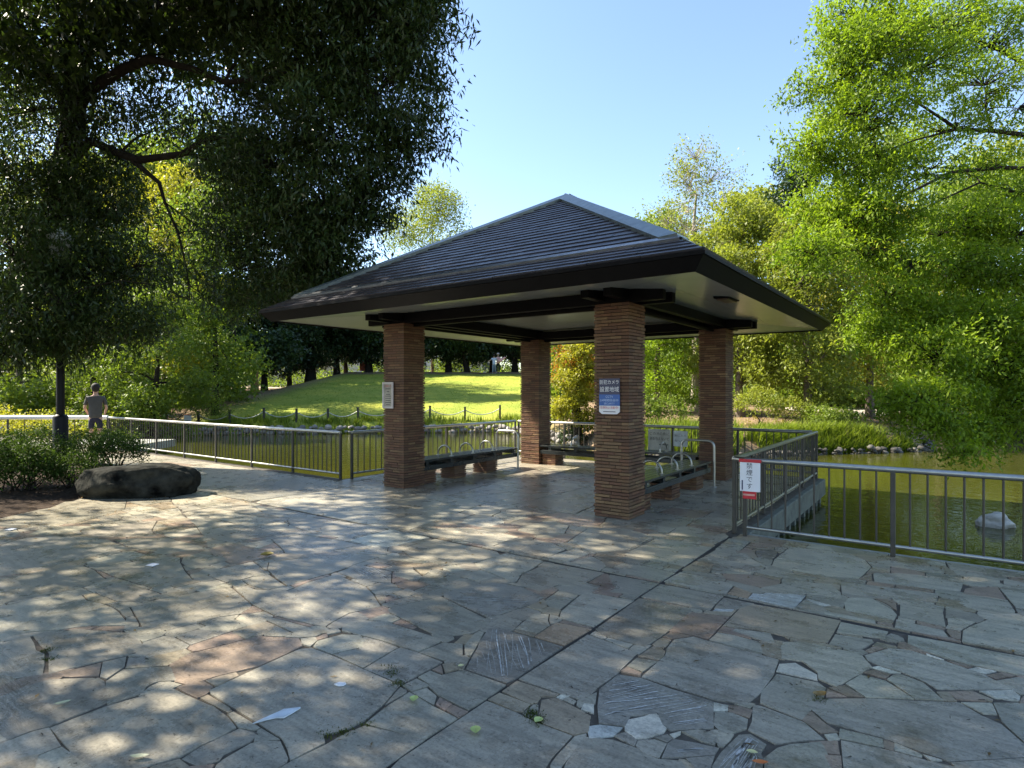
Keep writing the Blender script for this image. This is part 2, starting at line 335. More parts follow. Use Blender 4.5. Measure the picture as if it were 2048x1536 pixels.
# ---- crazy paving laid out stone by stone: the slabs traced from the plaza first, the rest split at random, small pieces in the gaps
OFF=dict(A=(0,960,4.267),B=(440,960,4.267),C=(880,960,4.267),D=(0,1236,5.12),E=(400,1236,5.12),F=(800,1236,5.12),G=(1200,1236,5.12),H=(1600,1236,4.571),I=(1300,1040,5.12),J=(1648,1040,5.12))
T='''
A g 0,290 560,185 1080,160 1060,250 860,310 640,370 350,385 180,370 0,410
A l 230,465 400,395 640,395 800,390 640,440 480,465
A g 0,560 180,500 420,478 800,493 930,515 1110,585 960,605 700,672 560,700 330,765 180,795 0,820
A g 0,835 340,785 620,725 700,730 800,768 880,835 905,852 800,885 680,925 500,955 300,995 0,1055
A l 0,1080 320,1010 560,955 660,950 735,1028 850,1052 960,1092 1010,1130 1100,1240 760,1240 560,1268 240,1295 60,1335 0,1365
A g 1110,1065 1500,990 1700,955 1960,912 2147,1065 2120,1128 1877,1165 1700,1212 1420,1280 1230,1280 1190,1200
A l 720,695 1060,612 1130,606 1270,645 1200,660 920,715 760,720
A g 960,505 1340,495 1440,497 1800,585 1560,606 1400,635 1330,620 1100,570
A g 745,740 930,735 1210,685 1530,640 1535,705 1575,780 1640,850 1560,875 1330,925 1000,830 880,780
A g 1580,625 1700,625 1970,670 1880,700 1740,735 1600,735 1550,700
A g 780,935 1000,880 1100,897 1330,958 1390,990 1250,1035 1010,1035 870,985
A g 640,455 900,405 1260,350 1340,340 1290,430 1330,480 950,490 820,478
D g 0,265 180,200 290,170 345,260 365,330 450,365 450,480 430,575 260,592 0,645
D g 330,158 800,112 1380,158 1455,270 1462,325 1280,382 1040,432 720,512 505,570 500,430 510,360 405,260
D r 560,588 740,532 1025,463 1003,585 740,598
D g 1065,450 1280,402 1262,500 1088,612 1035,594
D g 1325,412 1475,405 1482,474 1305,485
D g 1315,380 1475,350 1470,380 1330,395
D g 0,810 220,718 500,630 1000,615 1055,645 1082,740 1082,862 520,1092 250,1170 0,1280
D g 1095,645 1265,528 1500,508 1735,500 1770,580 1790,632 1600,645 1495,695 1450,765 1110,872 1102,740
E r -300,405 0,342 250,277 600,188 1005,208 1040,280 850,375 600,484 150,592 -100,680 -245,645 -302,560
E g -1520,1118 -950,900 -600,800 -330,702 -230,750 0,858 130,908 270,1015 355,1120 200,1210 0,1300 -200,1410 -600,1525 -1215,1540 -1335,1330
E g 125,770 105,738 600,508 1020,318 1138,308 1345,385 1685,538 2035,690 1890,860 1690,1035 1475,1142 1250,1195 1268,1275 935,1442 905,1330 850,1225 500,1005
E g 10,1322 400,1138 605,1190 515,1252 232,1388 190,1455 0,1512 -170,1440
E g 245,1450 520,1290 640,1258 812,1268 890,1440 875,1475 500,1720 200,1800 0,1800 185,1500
E g 830,1532 945,1468 1295,1298 1505,1178 1690,1108 1960,1168 2048,1188 2285,1245 2048,1412 1700,1650 900,1800
F g 5,828 95,768 325,905 575,1030 245,1232 0,1172 -100,1142 -340,1078 -125,905
F g 300,692 435,588 650,538 1070,685 870,828 695,932 405,788
F c 915,108 980,93 1130,138 1655,292 1200,600 1088,652 685,520 730,430 805,300 818,245
F g 208,350 440,258 632,268 632,388 555,432 430,424
F g 5,308 180,358 420,452 155,592 18,672 -355,518 -25,318
F o 1390,188 1600,48 1950,114 1675,272
F g 1925,175 2060,222 2420,358 2195,585 2045,685 1875,838 1640,765 1230,622
F t 1060,750 1200,650 1610,782 1590,800 1440,795 1395,865 1330,872
F t 918,832 1020,772 1320,885 1255,953 1180,943
F t 1460,845 1590,818 1845,945 1942,1003 1922,1155 1780,1187 1475,1075 1428,1018
F g 612,1040 890,853 1180,967 1380,1068 1750,1205 1550,1420 1470,1540 1400,1750 -290,1750 10,1445
G g -158,1220 130,1250 375,1338 445,1398 600,1448 825,1468 890,1560 890,1750 -440,1750 -335,1480
F g 38,690 170,628 292,690 120,742
F l 200,602 310,546 425,592 368,645 310,674
F t 445,475 555,465 583,518 470,552
F r 375,878 412,818 522,880 460,934
F r 485,940 540,896 682,960 600,1013
F w 1615,810 1652,786 1725,795 1658,828
F l 1675,832 1710,806 1793,850 1768,874
F w 1866,930 1893,878 1975,886 1975,963
F t 568,252 662,172 782,172 725,274 660,264
G w 265,1110 305,1045 450,1015 560,975 635,1040 675,1120 640,1165 470,1224 370,1224 266,1150
G b -125,1115 0,1097 212,1124 138,1195 -98,1223
G c 5,730 192,585 420,620 720,730 1152,858 1152,960 1152,1122 1000,1130 720,1142 650,1090 600,970 300,1000 250,1100 0,1070 -15,900
G g 768,223 960,193 1100,238 1820,426 1762,590 1632,765 1495,870 1160,830 440,596 678,380 690,312
G l 1128,222 1212,148 1360,173 1732,276 1772,378 1270,258
G l 1368,132 1394,112 1735,158 1780,245 1738,252
G r 716,132 832,6 900,-62 1320,-15 1106,208 960,173 900,163
G t 406,388 572,275 660,342 642,388 598,423
G g 288,490 384,412 580,446 428,542
G r 228,540 282,502 412,564 408,584
G w 1176,868 1303,896 1293,948 1176,943
G r 1316,893 1440,908 1552,944 1522,1012 1306,943
G g 1186,968 1350,973 1502,1036 1492,1122 1330,1177 1235,1152 1178,1098
G g 1577,890 1650,903 2085,1068 2278,1235 2048,1247 1800,1280 1530,1142 1568,1060
G w 1818,541 1846,473 1998,463 2212,580 2215,627
G g 1818,576 2230,662 2302,714 2282,800 2058,1030 1650,865 1660,760 1768,640
G g 860,1164 1000,1148 1138,1168 1205,1204 1165,1290 1060,1262
G w 728,1190 822,1158 812,1178 752,1212
G g 580,1220 690,1198 730,1230 688,1262
G g 398,1258 560,1248 672,1286 596,1422 462,1384 378,1310
G c 706,1286 762,1248 1000,1288 1200,1335 1163,1393 900,1412 650,1422
G c 898,1440 1160,1418 1122,1525 1040,1590
G c 1248,1382 1433,1198 1538,1193 1690,1290 1632,1380 1670,1450 1630,1600 1150,1690 1160,1520
G g 1690,1442 1826,1338 1962,1298 2250,1278 2275,1305 2390,1540 2440,1700 1710,1700
G g 158,1200 270,1168 370,1240 346,1300
H g 90,815 165,766 245,742 600,738 1040,758 1310,768 1455,773 1650,888 1830,966 2048,1156 2048,1262 1370,1302 1100,1212 770,1092 400,992 255,952
H l 600,342 822,278 978,288 1148,338 1338,398 1695,526 1925,648 1660,647 1255,642 1135,572 945,492 685,412 628,386
H l 992,158 1380,228 1720,298 2048,358 2290,408 2290,552 2048,522 1980,512 1800,472 1540,422 1330,362 1150,302 986,258
H l -145,223 0,218 515,322 563,348 645,442 524,518 328,621 178,554 168,494 25,388 -155,364 -168,272
H g 268,240 326,148 578,188 655,197 672,222 530,297
H l 338,132 375,38 802,125 773,188 580,158
I t 748,1085 980,848 1480,933 1950,1030 1812,1257 1530,1217 1100,1122
H w 668,450 720,442 908,497 812,494
H r 598,495 670,477 820,512 780,548
H l 430,600 562,523 776,576 1025,733 604,718
H l 808,560 862,523 936,522 1124,596 1298,748 1055,733
H r 247,714 256,650 408,712
H r 280,637 408,617 568,714 432,708
H t 1258,677 1348,677 1420,753 1322,753
H r 1368,677 1578,672 1688,753 1434,738
H w 1660,670 1938,662 2003,712 1992,752 1782,723
H l 1492,772 1746,777 1790,873 1672,863
H t 1602,678 1752,743 1745,758 1692,748
H g 1780,778 2000,778 2190,808 2390,1000 2290,1200 2048,1120 1858,945
H l 1808,575 1990,543 2190,568 2190,692 2012,692 1856,600
H w 1548,465 1622,448 1790,482 1690,508
H r 1708,522 1850,498 1970,526 1790,553
H r 1348,386 1572,444 1540,449 1432,424
H w 1156,326 1312,378 1300,381 1162,340
H l 376,1018 744,1108 752,1177 366,1094
H r 777,1117 853,1146 844,1208 777,1185
H l 876,1148 1103,1246 1103,1268 876,1208
H w 1138,1253 1280,1294 1210,1303
H g 387,1128 760,1203 1200,1318 1475,1377 1530,1500 428,1600
H g 1398,1326 2036,1288 2290,1356 2190,1600 1564,1498
H r 17,860 80,838 228,966 338,1036 190,1043 26,928
H l 236,1066 326,1056 353,1098 272,1117
H r 100,1136 334,1126 352,1242 214,1223
H r 238,1258 364,1266 393,1500 296,1370
H r 598,302 680,257 760,274 650,314
I l 335,188 600,152 790,178 640,253 430,214
I l 170,152 313,57 610,99 380,164 290,164
I l -258,348 84,178 630,279 348,472 0,412
I l 708,268 812,187 1026,218 945,286 908,313
I l 590,357 692,297 978,347 1055,405 1215,484 980,463 700,384
I l 488,406 562,377 973,446 955,494 740,449 640,434
I t 328,508 472,422 652,454 588,568 470,543
I l 145,627 312,532 600,597 860,653 777,757 440,693
I g -85,783 112,658 750,779 598,932 400,883
I g -548,1118 -106,803 365,892 440,925 380,955 145,1166 -55,1292 -495,1174
I r 747,547 980,552 1290,597 1342,622 1303,668 1248,702 1050,673 870,633 747,596
I o 800,752 864,687 1000,697 1042,735 998,798
I b 1010,798 1054,752 1162,757 1222,728 1590,774 1476,902
I l 1400,706 1494,628 1848,657 1952,743 1952,792 1612,753
I l 1047,526 1064,502 1240,507 1560,557 1755,600 1620,623 1300,583
I l 1250,468 1278,403 1443,273 1782,312 2165,372 2262,482 2135,598 1780,573 1400,503
I d 1087,314 1312,296 1284,376 1200,436 1096,368
I r 1048,227 1415,270 1300,274 1078,284 1000,313 940,307
I w 1600,808 1682,792 1858,836 1920,858 1838,873 1750,883
I b 648,932 704,886 862,905 838,938
I w 855,873 925,873 880,894
I w 636,545 682,530 714,546 706,556
J l 517,632 507,537 850,548 1146,588 1420,652 1390,732 1090,702
J l 187,758 172,628 1170,756 1152,842 780,802 480,772
J g 787,838 1160,872 1230,887 1212,940 1242,1092 778,983
J l 208,848 255,797 478,797 697,918 742,970 715,1022 226,923
J l 728,1103 746,1018 900,1058 1215,1128 1278,1210
J r 512,797 733,822 743,922 640,854
J l 1238,897 1290,867 1465,947 1262,913
J l 1380,848 1450,820 1412,777 1886,837 1952,932 1950,953 1790,973 1482,903
J l 1428,1133 1512,1088 1692,1018 1972,978 2390,1008 2390,1410 2048,1362 1418,1240
J l 1267,1006 1400,1006 1545,1042 1440,1102 1276,1073
J l 1270,608 1332,582 1735,660 1650,683 1500,673
J r 1530,686 1776,687 1858,812 1430,755 1448,706
J l 1808,707 2048,728 2390,768 2390,942 1985,913
J l 538,446 564,398 1232,497 1222,553 1080,538
J l 1268,498 1792,588 1800,643 1730,643 1345,554
J l 1840,598 2290,688 2290,732 1846,654
J r 1276,1117 1402,1146 1392,1222 1312,1202 1258,1135
J r 547,1056 563,1038 693,1057 703,1097
J l 5,937 523,1027 523,1062 5,963
J r 350,606 420,567 484,549 492,622
B l 265,205 690,290 510,318 385,284
B g 570,332 700,307 1425,408 1080,503 765,445 605,382
B w 1100,513 1450,421 1785,490 1520,553 1380,578 1272,563 1205,540
B g 700,467 1060,521 1180,552 990,593 850,633 565,643 548,598 490,545 430,495
B g 1540,588 1642,556 1832,502 2360,611 2388,640 2150,709 1890,728 1722,674 1630,656
B c 1000,789 1190,722 1462,780 1457,878 1200,853
B g 1488,766 1638,757 1730,830 1650,863 1498,817
B t 1660,750 1800,763 1740,812
B g 112,905 230,907 300,937 580,947 750,877 985,807 1243,914 1300,972 1370,1078 1100,1133 945,1214 895,1250 480,1158 278,1060
B g 425,697 900,647 1150,628 1385,645 1195,704 975,783 730,853 585,903 486,838 406,762
B g 190,851 398,797 560,908 400,933 252,893
B g 300,1147 480,1183 785,1267 680,1322 520,1245
B g 1405,1102 1888,997 1928,1018 2290,1198 2262,1254 2150,1302 1874,1332
E l 1170,288 1206,237 1450,172 1636,178 1682,232 1652,294 1350,362
B l 1048,1252 1104,1217 1182,1198 1400,1208 1558,1258 1862,1354 1890,1368 1690,1460 1340,1352 1048,1284
B t 796,1291 870,1276 912,1300 820,1314
B l 908,1283 998,1266 1022,1289 922,1313
B r 826,1341 905,1312 913,1338 832,1363
B l 697,1353 808,1341 822,1368 768,1412 704,1396
B r 1400,1010 1452,982 1550,1020 1422,1052
B l 1470,959 1600,927 1690,960 1580,1003
B w 1428,631 1472,621 1542,628 1518,648
C c 38,997 38,967 262,897 500,878 698,918 880,1000 797,1053 600,1112 433,1177
C g 908,1056 890,1030 1022,938 1172,946 1172,988 1018,1102 942,1083
C l 1028,1176 1038,1124 1184,998 1242,958 1648,1027 1308,1247
C g 708,804 932,708 1396,792 1186,912 1012,893 850,950 650,888
C g 1400,868 1453,808 1868,882 1698,983 1450,955 1508,908
C l 1120,700 1288,648 1440,720 1370,763
C l 912,660 1168,578 1268,630 1100,693
C l 1450,772 1533,702 1710,727 2005,792 1886,862
C l 1090,530 1273,408 1600,418 1836,484 1598,592 1292,622 1186,555
C l 462,560 690,508 898,508 1016,565 1070,590 958,632 870,652
C l 0,408 240,408 500,448 680,482 440,562 0,482 -150,447
C w 148,355 242,328 478,313 550,352 540,380 350,402
C l 632,410 930,343 1100,384 1054,462 724,462
C g -90,310 130,272 260,302 128,344 -20,343
C l 650,1268 812,1138 922,1147 912,1198 930,1238 830,1302
'''

def lay_stones():
    polys = []
    for ln in T.strip().splitlines():
        a = ln.split(); ox, oy, s = OFF[a[0]]; pts = []
        for q in a[2:]:
            x, y = map(float, q.split(',')); d = 1.6*F/(oy+y/s-HOR); g = W((ox+x/s-1024)/F*d, d); pts.append((g.x, g.y))
        polys.append((a[1], np.array(pts)))

    prng = random.Random(5)
    X0,Y0,X1,Y1=-24.0,-4.2,7.0,12.35; R=0.01
    nx=int((X1-X0)/R); ny=int((Y1-Y0)/R)
    lab=np.zeros((ny,nx),np.int32)
    def area(p): x,y=p[:,0],p[:,1]; return 0.5*np.sum(x*np.roll(y,-1)-y*np.roll(x,-1))
    def mask(p):
        mn=np.floor((p.min(0)-[X0,Y0])/R).astype(int)-1; mx=np.ceil((p.max(0)-[X0,Y0])/R).astype(int)+1
        mn=np.maximum(mn,0); mx=np.minimum(mx,[nx-1,ny-1])
        if (mx<=mn).any(): return None
        xs=X0+(np.arange(mn[0],mx[0])+.5)*R; ys=Y0+(np.arange(mn[1],mx[1])+.5)*R
        XX,YY=np.meshgrid(xs,ys); ins=np.zeros(XX.shape,bool)
        n=len(p)
        for i in range(n):
            x1,y1=p[i];x2,y2=p[(i+1)%n]
            if y1==y2: continue
            c=((y1>YY)!=(y2>YY))&(XX<(x2-x1)*(YY-y1)/(y2-y1)+x1)
            ins^=c
        return mn,mx,ins
    # region
    SOIL=np.array([(-9.2,1.0),(-9.35,2.2),(-9.75,2.9),(-10.35,3.35),(-10.2,4.3),(-11.3,4.75),(-13.5,5.25),(-17,5.5),(-24,5.5),(-24,-5),(-9.2,-5)])
    reg=np.zeros((ny,nx),bool)
    def rect(a,b,c,d): 
        i0,i1=[int(round((v-X0)/R)) for v in (a,b)]; j0,j1=[int(round((v-Y0)/R)) for v in (c,d)]
        reg[max(j0,0):j1,max(i0,0):i1]=True
    rect(-24,6.98,-4.2,6.70); rect(-1.88,6.98,6.6,6.88)
    rect(-8.72,-2.0,6.62,11.95)
    m=mask(SOIL); reg[m[0][1]:m[1][1],m[0][0]:m[1][0]][m[2]]=False
    L1,L2=4.716,-1.921
    # joint lines
    def clear(a,b,c,d):
        i0,i1=[int(round((v-X0)/R)) for v in (a,b)]; j0,j1=[int(round((v-Y0)/R)) for v in (c,d)]
        reg[max(j0,0):max(j1,j0+1),max(i0,0):max(i1,i0+1)]=False
    clear(-24,7,L1-.012,L1+.012); clear(L2-.011,L2+.011,-4.2,6.70)
    out=[]
    def put(c,p,force=False,thr=.04):
        if area(p)<0: p=p[::-1]
        m=mask(p)
        if m is None or m[2].sum()<12: return False
        sub=lab[m[0][1]:m[1][1],m[0][0]:m[1][0]]; rg=reg[m[0][1]:m[1][1],m[0][0]:m[1][0]]
        n=m[2].sum()
        if not force:
            if ((sub>0)&m[2]).sum()>thr*n or ((~rg)&m[2]).sum()>.02*n: return False
        out.append((c,p)); k=len(out)
        sub[m[2]&(sub==0)]=k
        return True
    def shrink(p,d):
        if area(p)<0:p=p[::-1]
        n=len(p);o=[]
        for i in range(n):
            a,b,c=p[i-1],p[i],p[(i+1)%n]
            e1=(b-a)/max(1e-6,np.linalg.norm(b-a)); e2=(c-b)/max(1e-6,np.linalg.norm(c-b))
            n1=np.array([-e1[1],e1[0]]);n2=np.array([-e2[1],e2[0]])
            k=1+n1@n2
            o.append(b+(n1+n2)*d/max(k,.5))
        return np.array(o)
    for c,p in polys: put(c,shrink(p,-.0055 if min(math.hypot(*q) for q in p) < 4.2 else -.002),True)
    # procedural
    def split(p,a,depth=0):
        # p polygon (convex), returns list
        A=abs(area(p))
        if A<a: return [p]
        ex=np.ptp(p[:,0]);ey=np.ptp(p[:,1])
        axis=0 if ex*prng.uniform(.6,1.3)>ey*1.25 else 1
        t=prng.uniform(.3,.7); mn=p.min(0);
        c0=mn[axis]+t*(ex if axis==0 else ey)
        ang=prng.gauss(0,.13)
        nrm=np.array([np.cos(ang),np.sin(ang)]) if axis==0 else np.array([np.sin(ang),np.cos(ang)])
        cen=p.mean(0).copy(); cen[axis]=c0
        d=(p-cen)@nrm
        def clip(s):
            o=[]
            for i in range(len(p)):
                j=(i+1)%len(p)
                if d[i]*s>=0:o.append(p[i])
                if d[i]*d[j]<0: o.append(p[i]+(p[j]-p[i])*d[i]/(d[i]-d[j]))
            return np.array(o)
        q=[clip(1),clip(-1)]
        r=[]
        for k in q:
            if len(k)>=3: r+=split(k,a if depth<2 else prng.choice([.1,.25,.4,.6,.8,.8]),depth+1)
        return r
    def rough(p):
        # chamfer corners + edge wobble
        o=[];n=len(p)
        for i in range(n):
            a,b,c=p[i-1],p[i],p[(i+1)%n]
            l1=np.linalg.norm(a-b);l2=np.linalg.norm(c-b)
            u=prng.random()
            if u<.5 and min(l1,l2)>.12:
                f1=min(prng.uniform(.02,.14),l1*.3);f2=min(prng.uniform(.02,.14),l2*.3)
                o+= [b+(a-b)/l1*f1, b+(c-b)/l2*f2]
            else: o.append(b)
        r=[];n=len(o)
        for i in range(n):
            a,b=o[i],o[(i+1)%n];l=np.linalg.norm(b-a);r.append(a)
            if l>.3:
                nn=np.array([-(b-a)[1],(b-a)[0]])/l
                for t in ([.5] if l<.55 else [.33,.66]): r.append(a+(b-a)*(t+prng.uniform(-.08,.08))+nn*prng.gauss(0,.011))
        return np.array(r)
    rects=[(L2+.008,7,-4.2,L1-.008),(-9.6,L2-.008,-4.2,L1-.008),(L2+.008,7,L1+.008,6.88),(-9.6,L2-.008,L1+.008,6.70),(-24,-9.6,L1+.008,6.70),(-9.6+.001,-9.6+.002,0,0.001),(-8.72,-2,6.70,11.95),(-10.6,-9.6,2.5,L1-.01)]
    allp=[]
    for x0,x1,y0,y1 in rects:
        if x1-x0<.1: continue
        for p in split(np.array([(x0,y0),(x1,y0),(x1,y1),(x0,y1)]),6.0): 
            allp.append(p)
    cols='ggggglllllltr'
    for p in allp:
        q=rough(shrink(p,.0075))
        c=prng.choice(cols)
        ok=put(c,q)
        if not ok:  # try cutting to halves
            for h in split(p,abs(area(p))*.35,3):
                put(prng.choice(cols),rough(shrink(h,.0075)))
    nbig=len(out); 
    # fill leftover
    free=reg&(lab==0)
    def erode(m,k):
        for _ in range(k):
            n=m.copy(); n[1:]&=m[:-1];n[:-1]&=m[1:];n[:,1:]&=m[:,:-1];n[:,:-1]&=m[:,1:]; m=n
        return m
    core=erode(free,1)
    near=(np.arange(ny)*R+Y0)[:,None]
    ys,xs=np.nonzero(core)

    # seeds poisson by random order
    order=np.random.RandomState(3).permutation(len(xs))
    taken=np.zeros(core.shape,bool); seeds=[]
    for i in order:
        x,y=xs[i],ys[i]
        if taken[y,x]: continue
        seeds.append((x,y)); r=int(prng.uniform(11,24))
        taken[max(0,y-r):y+r+1,max(0,x-r):x+r+1]=True

    # geodesic growth: multi-source BFS by iterative dilation
    L=np.full(core.shape,-1,np.int32)
    for k,(x,y) in enumerate(seeds): L[y,x]=k
    for it in range(60):
        ch=False
        for ax,sh in ((0,1),(1,1),(0,-1),(1,-1)):
            Sh=np.roll(L,sh,ax); w=core&(L<0)&(Sh>=0)
            if w.any(): L[w]=Sh[w]; ch=True
        if not ch: break
    def hull(pts):
        pts=sorted(set(map(tuple,pts)))
        if len(pts)<3:return None
        def half(ps):
            h=[]
            for q in ps:
                while len(h)>=2 and (h[-1][0]-h[-2][0])*(q[1]-h[-2][1])-(h[-1][1]-h[-2][1])*(q[0]-h[-2][0])<=0:h.pop()
                h.append(q)
            return h
        a=half(pts);b=half(pts[::-1]);return np.array(a[:-1]+b[:-1],float)
    def simp(p,tol):
        p=list(p)
        while len(p)>4:
            best=None
            for i in range(len(p)):
                a,b,c=p[i-1],p[i],p[(i+1)%len(p)]
                ar=abs((b[0]-a[0])*(c[1]-a[1])-(b[1]-a[1])*(c[0]-a[0]))/2
                if best is None or ar<best[0]:best=(ar,i)
            if best[0]>tol: break
            p.pop(best[1])
        return np.array(p)
    fill=[]
    ys,xs=np.nonzero(L>=0); kk=L[ys,xs]; o=np.argsort(kk,kind='stable'); ys,xs,kk=ys[o],xs[o],kk[o]
    st=np.searchsorted(kk,np.arange(len(seeds)+1))
    fc='rrttggllg'
    for k in range(len(seeds)):
        a,b=st[k],st[k+1]
        if b-a<30: continue
        px=np.stack([X0+(xs[a:b]+.5)*R,Y0+(ys[a:b]+.5)*R],1)
        # use only pixels whose all 4 nbrs same label -> inset
        h=hull(px)
        if h is None: continue
        # concavity: if hull area >> pixel area, split skip
        A=abs(area(h))
        if A<.0016: continue
        if A>2.0*(b-a)*R*R:
            # trim to pixels near centroid
            c=px[np.argmin(((px-px.mean(0))**2).sum(1))]; d=((px-c)**2).sum(1); h=hull(px[d<np.quantile(d,.45)])
            if h is None or abs(area(h))<.0012: continue
        h=simp(h,.00025)
        fill.append((prng.choice(fc),h))

    tot=out+fill
    # visibility size: pixel area projected
    def vis(p):
        x, y = p[:, 0], p[:, 1]; fw = -x*SN+y*CS; r = x*CS+y*SN
        if fw.min() < 1.4: return 0
        u = np.stack([1024+F*r/fw, HOR+F*1.6/fw], 1)
        if u[:, 0].max() < -60 or u[:, 0].min() > 2108 or u[:, 1].min() > 1600: return 0
        return abs(area(u))
    V = [vis(p) for c, p in tot]
    stones = [tot[i] for i in np.argsort(V)[::-1]]
    stones = [(c, [tuple(q) for q in (p if area(p) > 0 else p[::-1])]) for c, p in stones]
    return stones
stones = lay_stones()

def inset(p, d):
    n = len(p); o = []
    for i in range(n):
        a, b, c = Vector(p[i-1]), Vector(p[i]), Vector(p[(i+1) % n])
        e1 = (b-a).normalized(); e2 = (c-b).normalized(); k = max(.6, 1+e1.dot(e2))
        o.append(b+(Vector((-e1.y, e1.x))+Vector((-e2.y, e2.x)))*d/k)
    return [(q.x, q.y) for q in o]
def stone_geo(p):
    h = rng.uniform(-.0012, .0012); tx, ty = rng.gauss(0, .0012), rng.gauss(0, .0012)
    cx = sum(q[0] for q in p)/len(p); cy = sum(q[1] for q in p)/len(p); n = len(p)
    H = lambda a: h+(a[0]-cx)*tx+(a[1]-cy)*ty
    vs = [(a[0], a[1], H(a)) for a in p]+[(a[0], a[1], -.04) for a in p]
    return vs, [tuple(range(n))]+[(i, i+n, (i+1) % n+n, (i+1) % n) for i in range(n)]
def set_tint(me, cols):                            # one colour per face
    a = me.attributes.new('tint', 'FLOAT_COLOR', 'FACE'); a.data.foreach_set('color', np.asarray([(*c, 1) for c in cols], np.float32).ravel())
def vary(c, s=.13):
    k = math.exp(rng.gauss(0, s)); return tuple(max(.003, v*k*math.exp(rng.gauss(0, .007))) for v in c)
mb = MB(); mb.box((-60, -40, -.14), (-9.4, 6.93, -.008)).box((-9.4, -40, -.14), (13, 6.90, -.008)).box((-8.80, 6.90, -.14), (-1.88, 12.06, -.008))
plaza = tag(mb.build('plaza_paving', M['mortar']), 'crazy paved plaza of grey and reddish stone slabs', kind='structure')
seam = MB().box((-24, 4.703, -.03), (-1.935, 4.729, -.0065)).box((-1.907, 4.703, -.03), (7, 4.729, -.0065)).box((-1.934, -4.2, -.03), (-1.908, 6.70, -.0062))
M['seam'] = simple('seam_filler', (.032, .029, .025), .9, 0, .3, 9); seam.build('expansion_joint', M['seam'], plaza)
rest = MB(); rest_c = []; N_STONE = 300
# joint dip line between the panels is left as bare mortar
for k, (c, p) in enumerate(stones):
    vs, fs = stone_geo(p); col = vary(TINT[c], .06)
    if k < N_STONE:
        me = bpy.data.meshes.new('paving_stone'); me.from_pydata(vs, [], fs); me.update(); set_tint(me, [col]*len(fs))
        so = link('paving_stone', me, plaza, M['stone'])
        if c == 'c':                                # chalk scribbled slab
            so['label'] = 'grey slab scribbled over with white chalk lines'
            P2 = [Vector(q) for q in inset(p, .03)]; n = len(P2)
            L = max(((P2[i]-P2[j]) for i in range(n) for j in range(i)), key=lambda d: d.length).normalized(); Nn = Vector((-L.y, L.x))
            cen = sum(P2, Vector((0, 0)))/n; amin = min((q-cen).dot(Nn) for q in P2); amax = max((q-cen).dot(Nn) for q in P2)
            ch = MB(); nl = rng.randint(24, 38)
            def inside(q):
                s = False
                for i in range(n):
                    a, b = P2[i-1], P2[i]
                    if (a.y > q.y) != (b.y > q.y) and q.x < (b.x-a.x)*(q.y-a.y)/(b.y-a.y)+a.x: s = not s
                return s
            lines = [[P2[i]*(1-t)+P2[(i+1) % n]*t for t in np.linspace(0, 1, 9)] for i in range(n)] if rng.random() < .45 else []
            for a in range(nl):
                off = amin+(amax-amin)*(a+.5+rng.gauss(0, .35))/nl; slope = rng.gauss(0, .07); cv = rng.gauss(0, .05); ph = rng.random()*6
                run = []
                for t in np.linspace(-1.2, 1.2, 60):
                    q = cen+L*t+Nn*(off+slope*t+cv*t*t*2+.008*math.sin(t*7+ph))
                    if inside(q) and rng.random() > .05: run.append(q)
                    else:
                        if len(run) > 3: lines.append(run)
                        run = []
                if len(run) > 3: lines.append(run)
            for ln in lines:
                wd0 = rng.choice([.0008, .001, .0014, .002, .0035]); k2 = len(ln); vv = []
                for i, q in enumerate(ln):
                    d = (ln[min(i+1, k2-1)]-ln[max(i-1, 0)]).normalized(); nn = Vector((-d.y, d.x)); wv = wd0*rng.uniform(.5, 1.3)
                    for s in (1, -1): vv.append((q.x+nn.x*wv*s, q.y+nn.y*wv*s, .0042))
                ch.add(vv, [(2*i, 2*i+1, 2*i+3, 2*i+2) for i in range(k2-1)])
            ch.build('chalk_scribble', M['chalk'], so)['kind'] = 'stuff'
    else:
        rest.add(vs, fs); rest_c += [col]*len(fs)
me = rest.mesh('paving_stone_field'); set_tint(me, rest_c)
ro = link('paving_stone_field', me, plaza, M['stone']); ro['kind'] = 'stuff'
# bare soil of the planting bed at the left
sb = [(-9.2, -1.0), (-9.2, 1.0), (-9.35, 2.2), (-9.75, 2.9), (-10.35, 3.35), (-10.2, 4.3), (-11.3, 4.75), (-13.5, 5.25), (-17, 5.5), (-30, 5.5), (-30, -8), (-9.2, -8)]
vs = []; cen = Vector((-16, 0)); rings = 9
for k in range(rings):
    t = 1-k/(rings-1)
    for q in sb:
        d = Vector(q)-cen; w = cen+d*t
        vs.append((w.x, w.y, -.012+(0 if k == 0 else .05+.09*(1-t)+rng.uniform(0, .04))))
n = len(sb); fs = [(k*n+i, k*n+(i+1) % n, (k+1)*n+(i+1) % n, (k+1)*n+i) for k in range(rings-1) for i in range(n)]
mb = MB().add(vs, [f[::-1] for f in fs], True); M['soil'] = simple('litter_soil', (.05, .036, .026), .95, 0, .6, 18, .03, .1)
tag(mb.build('planting_soil', M['soil']), 'leaf littered soil of the shrub bed', kind='structure')
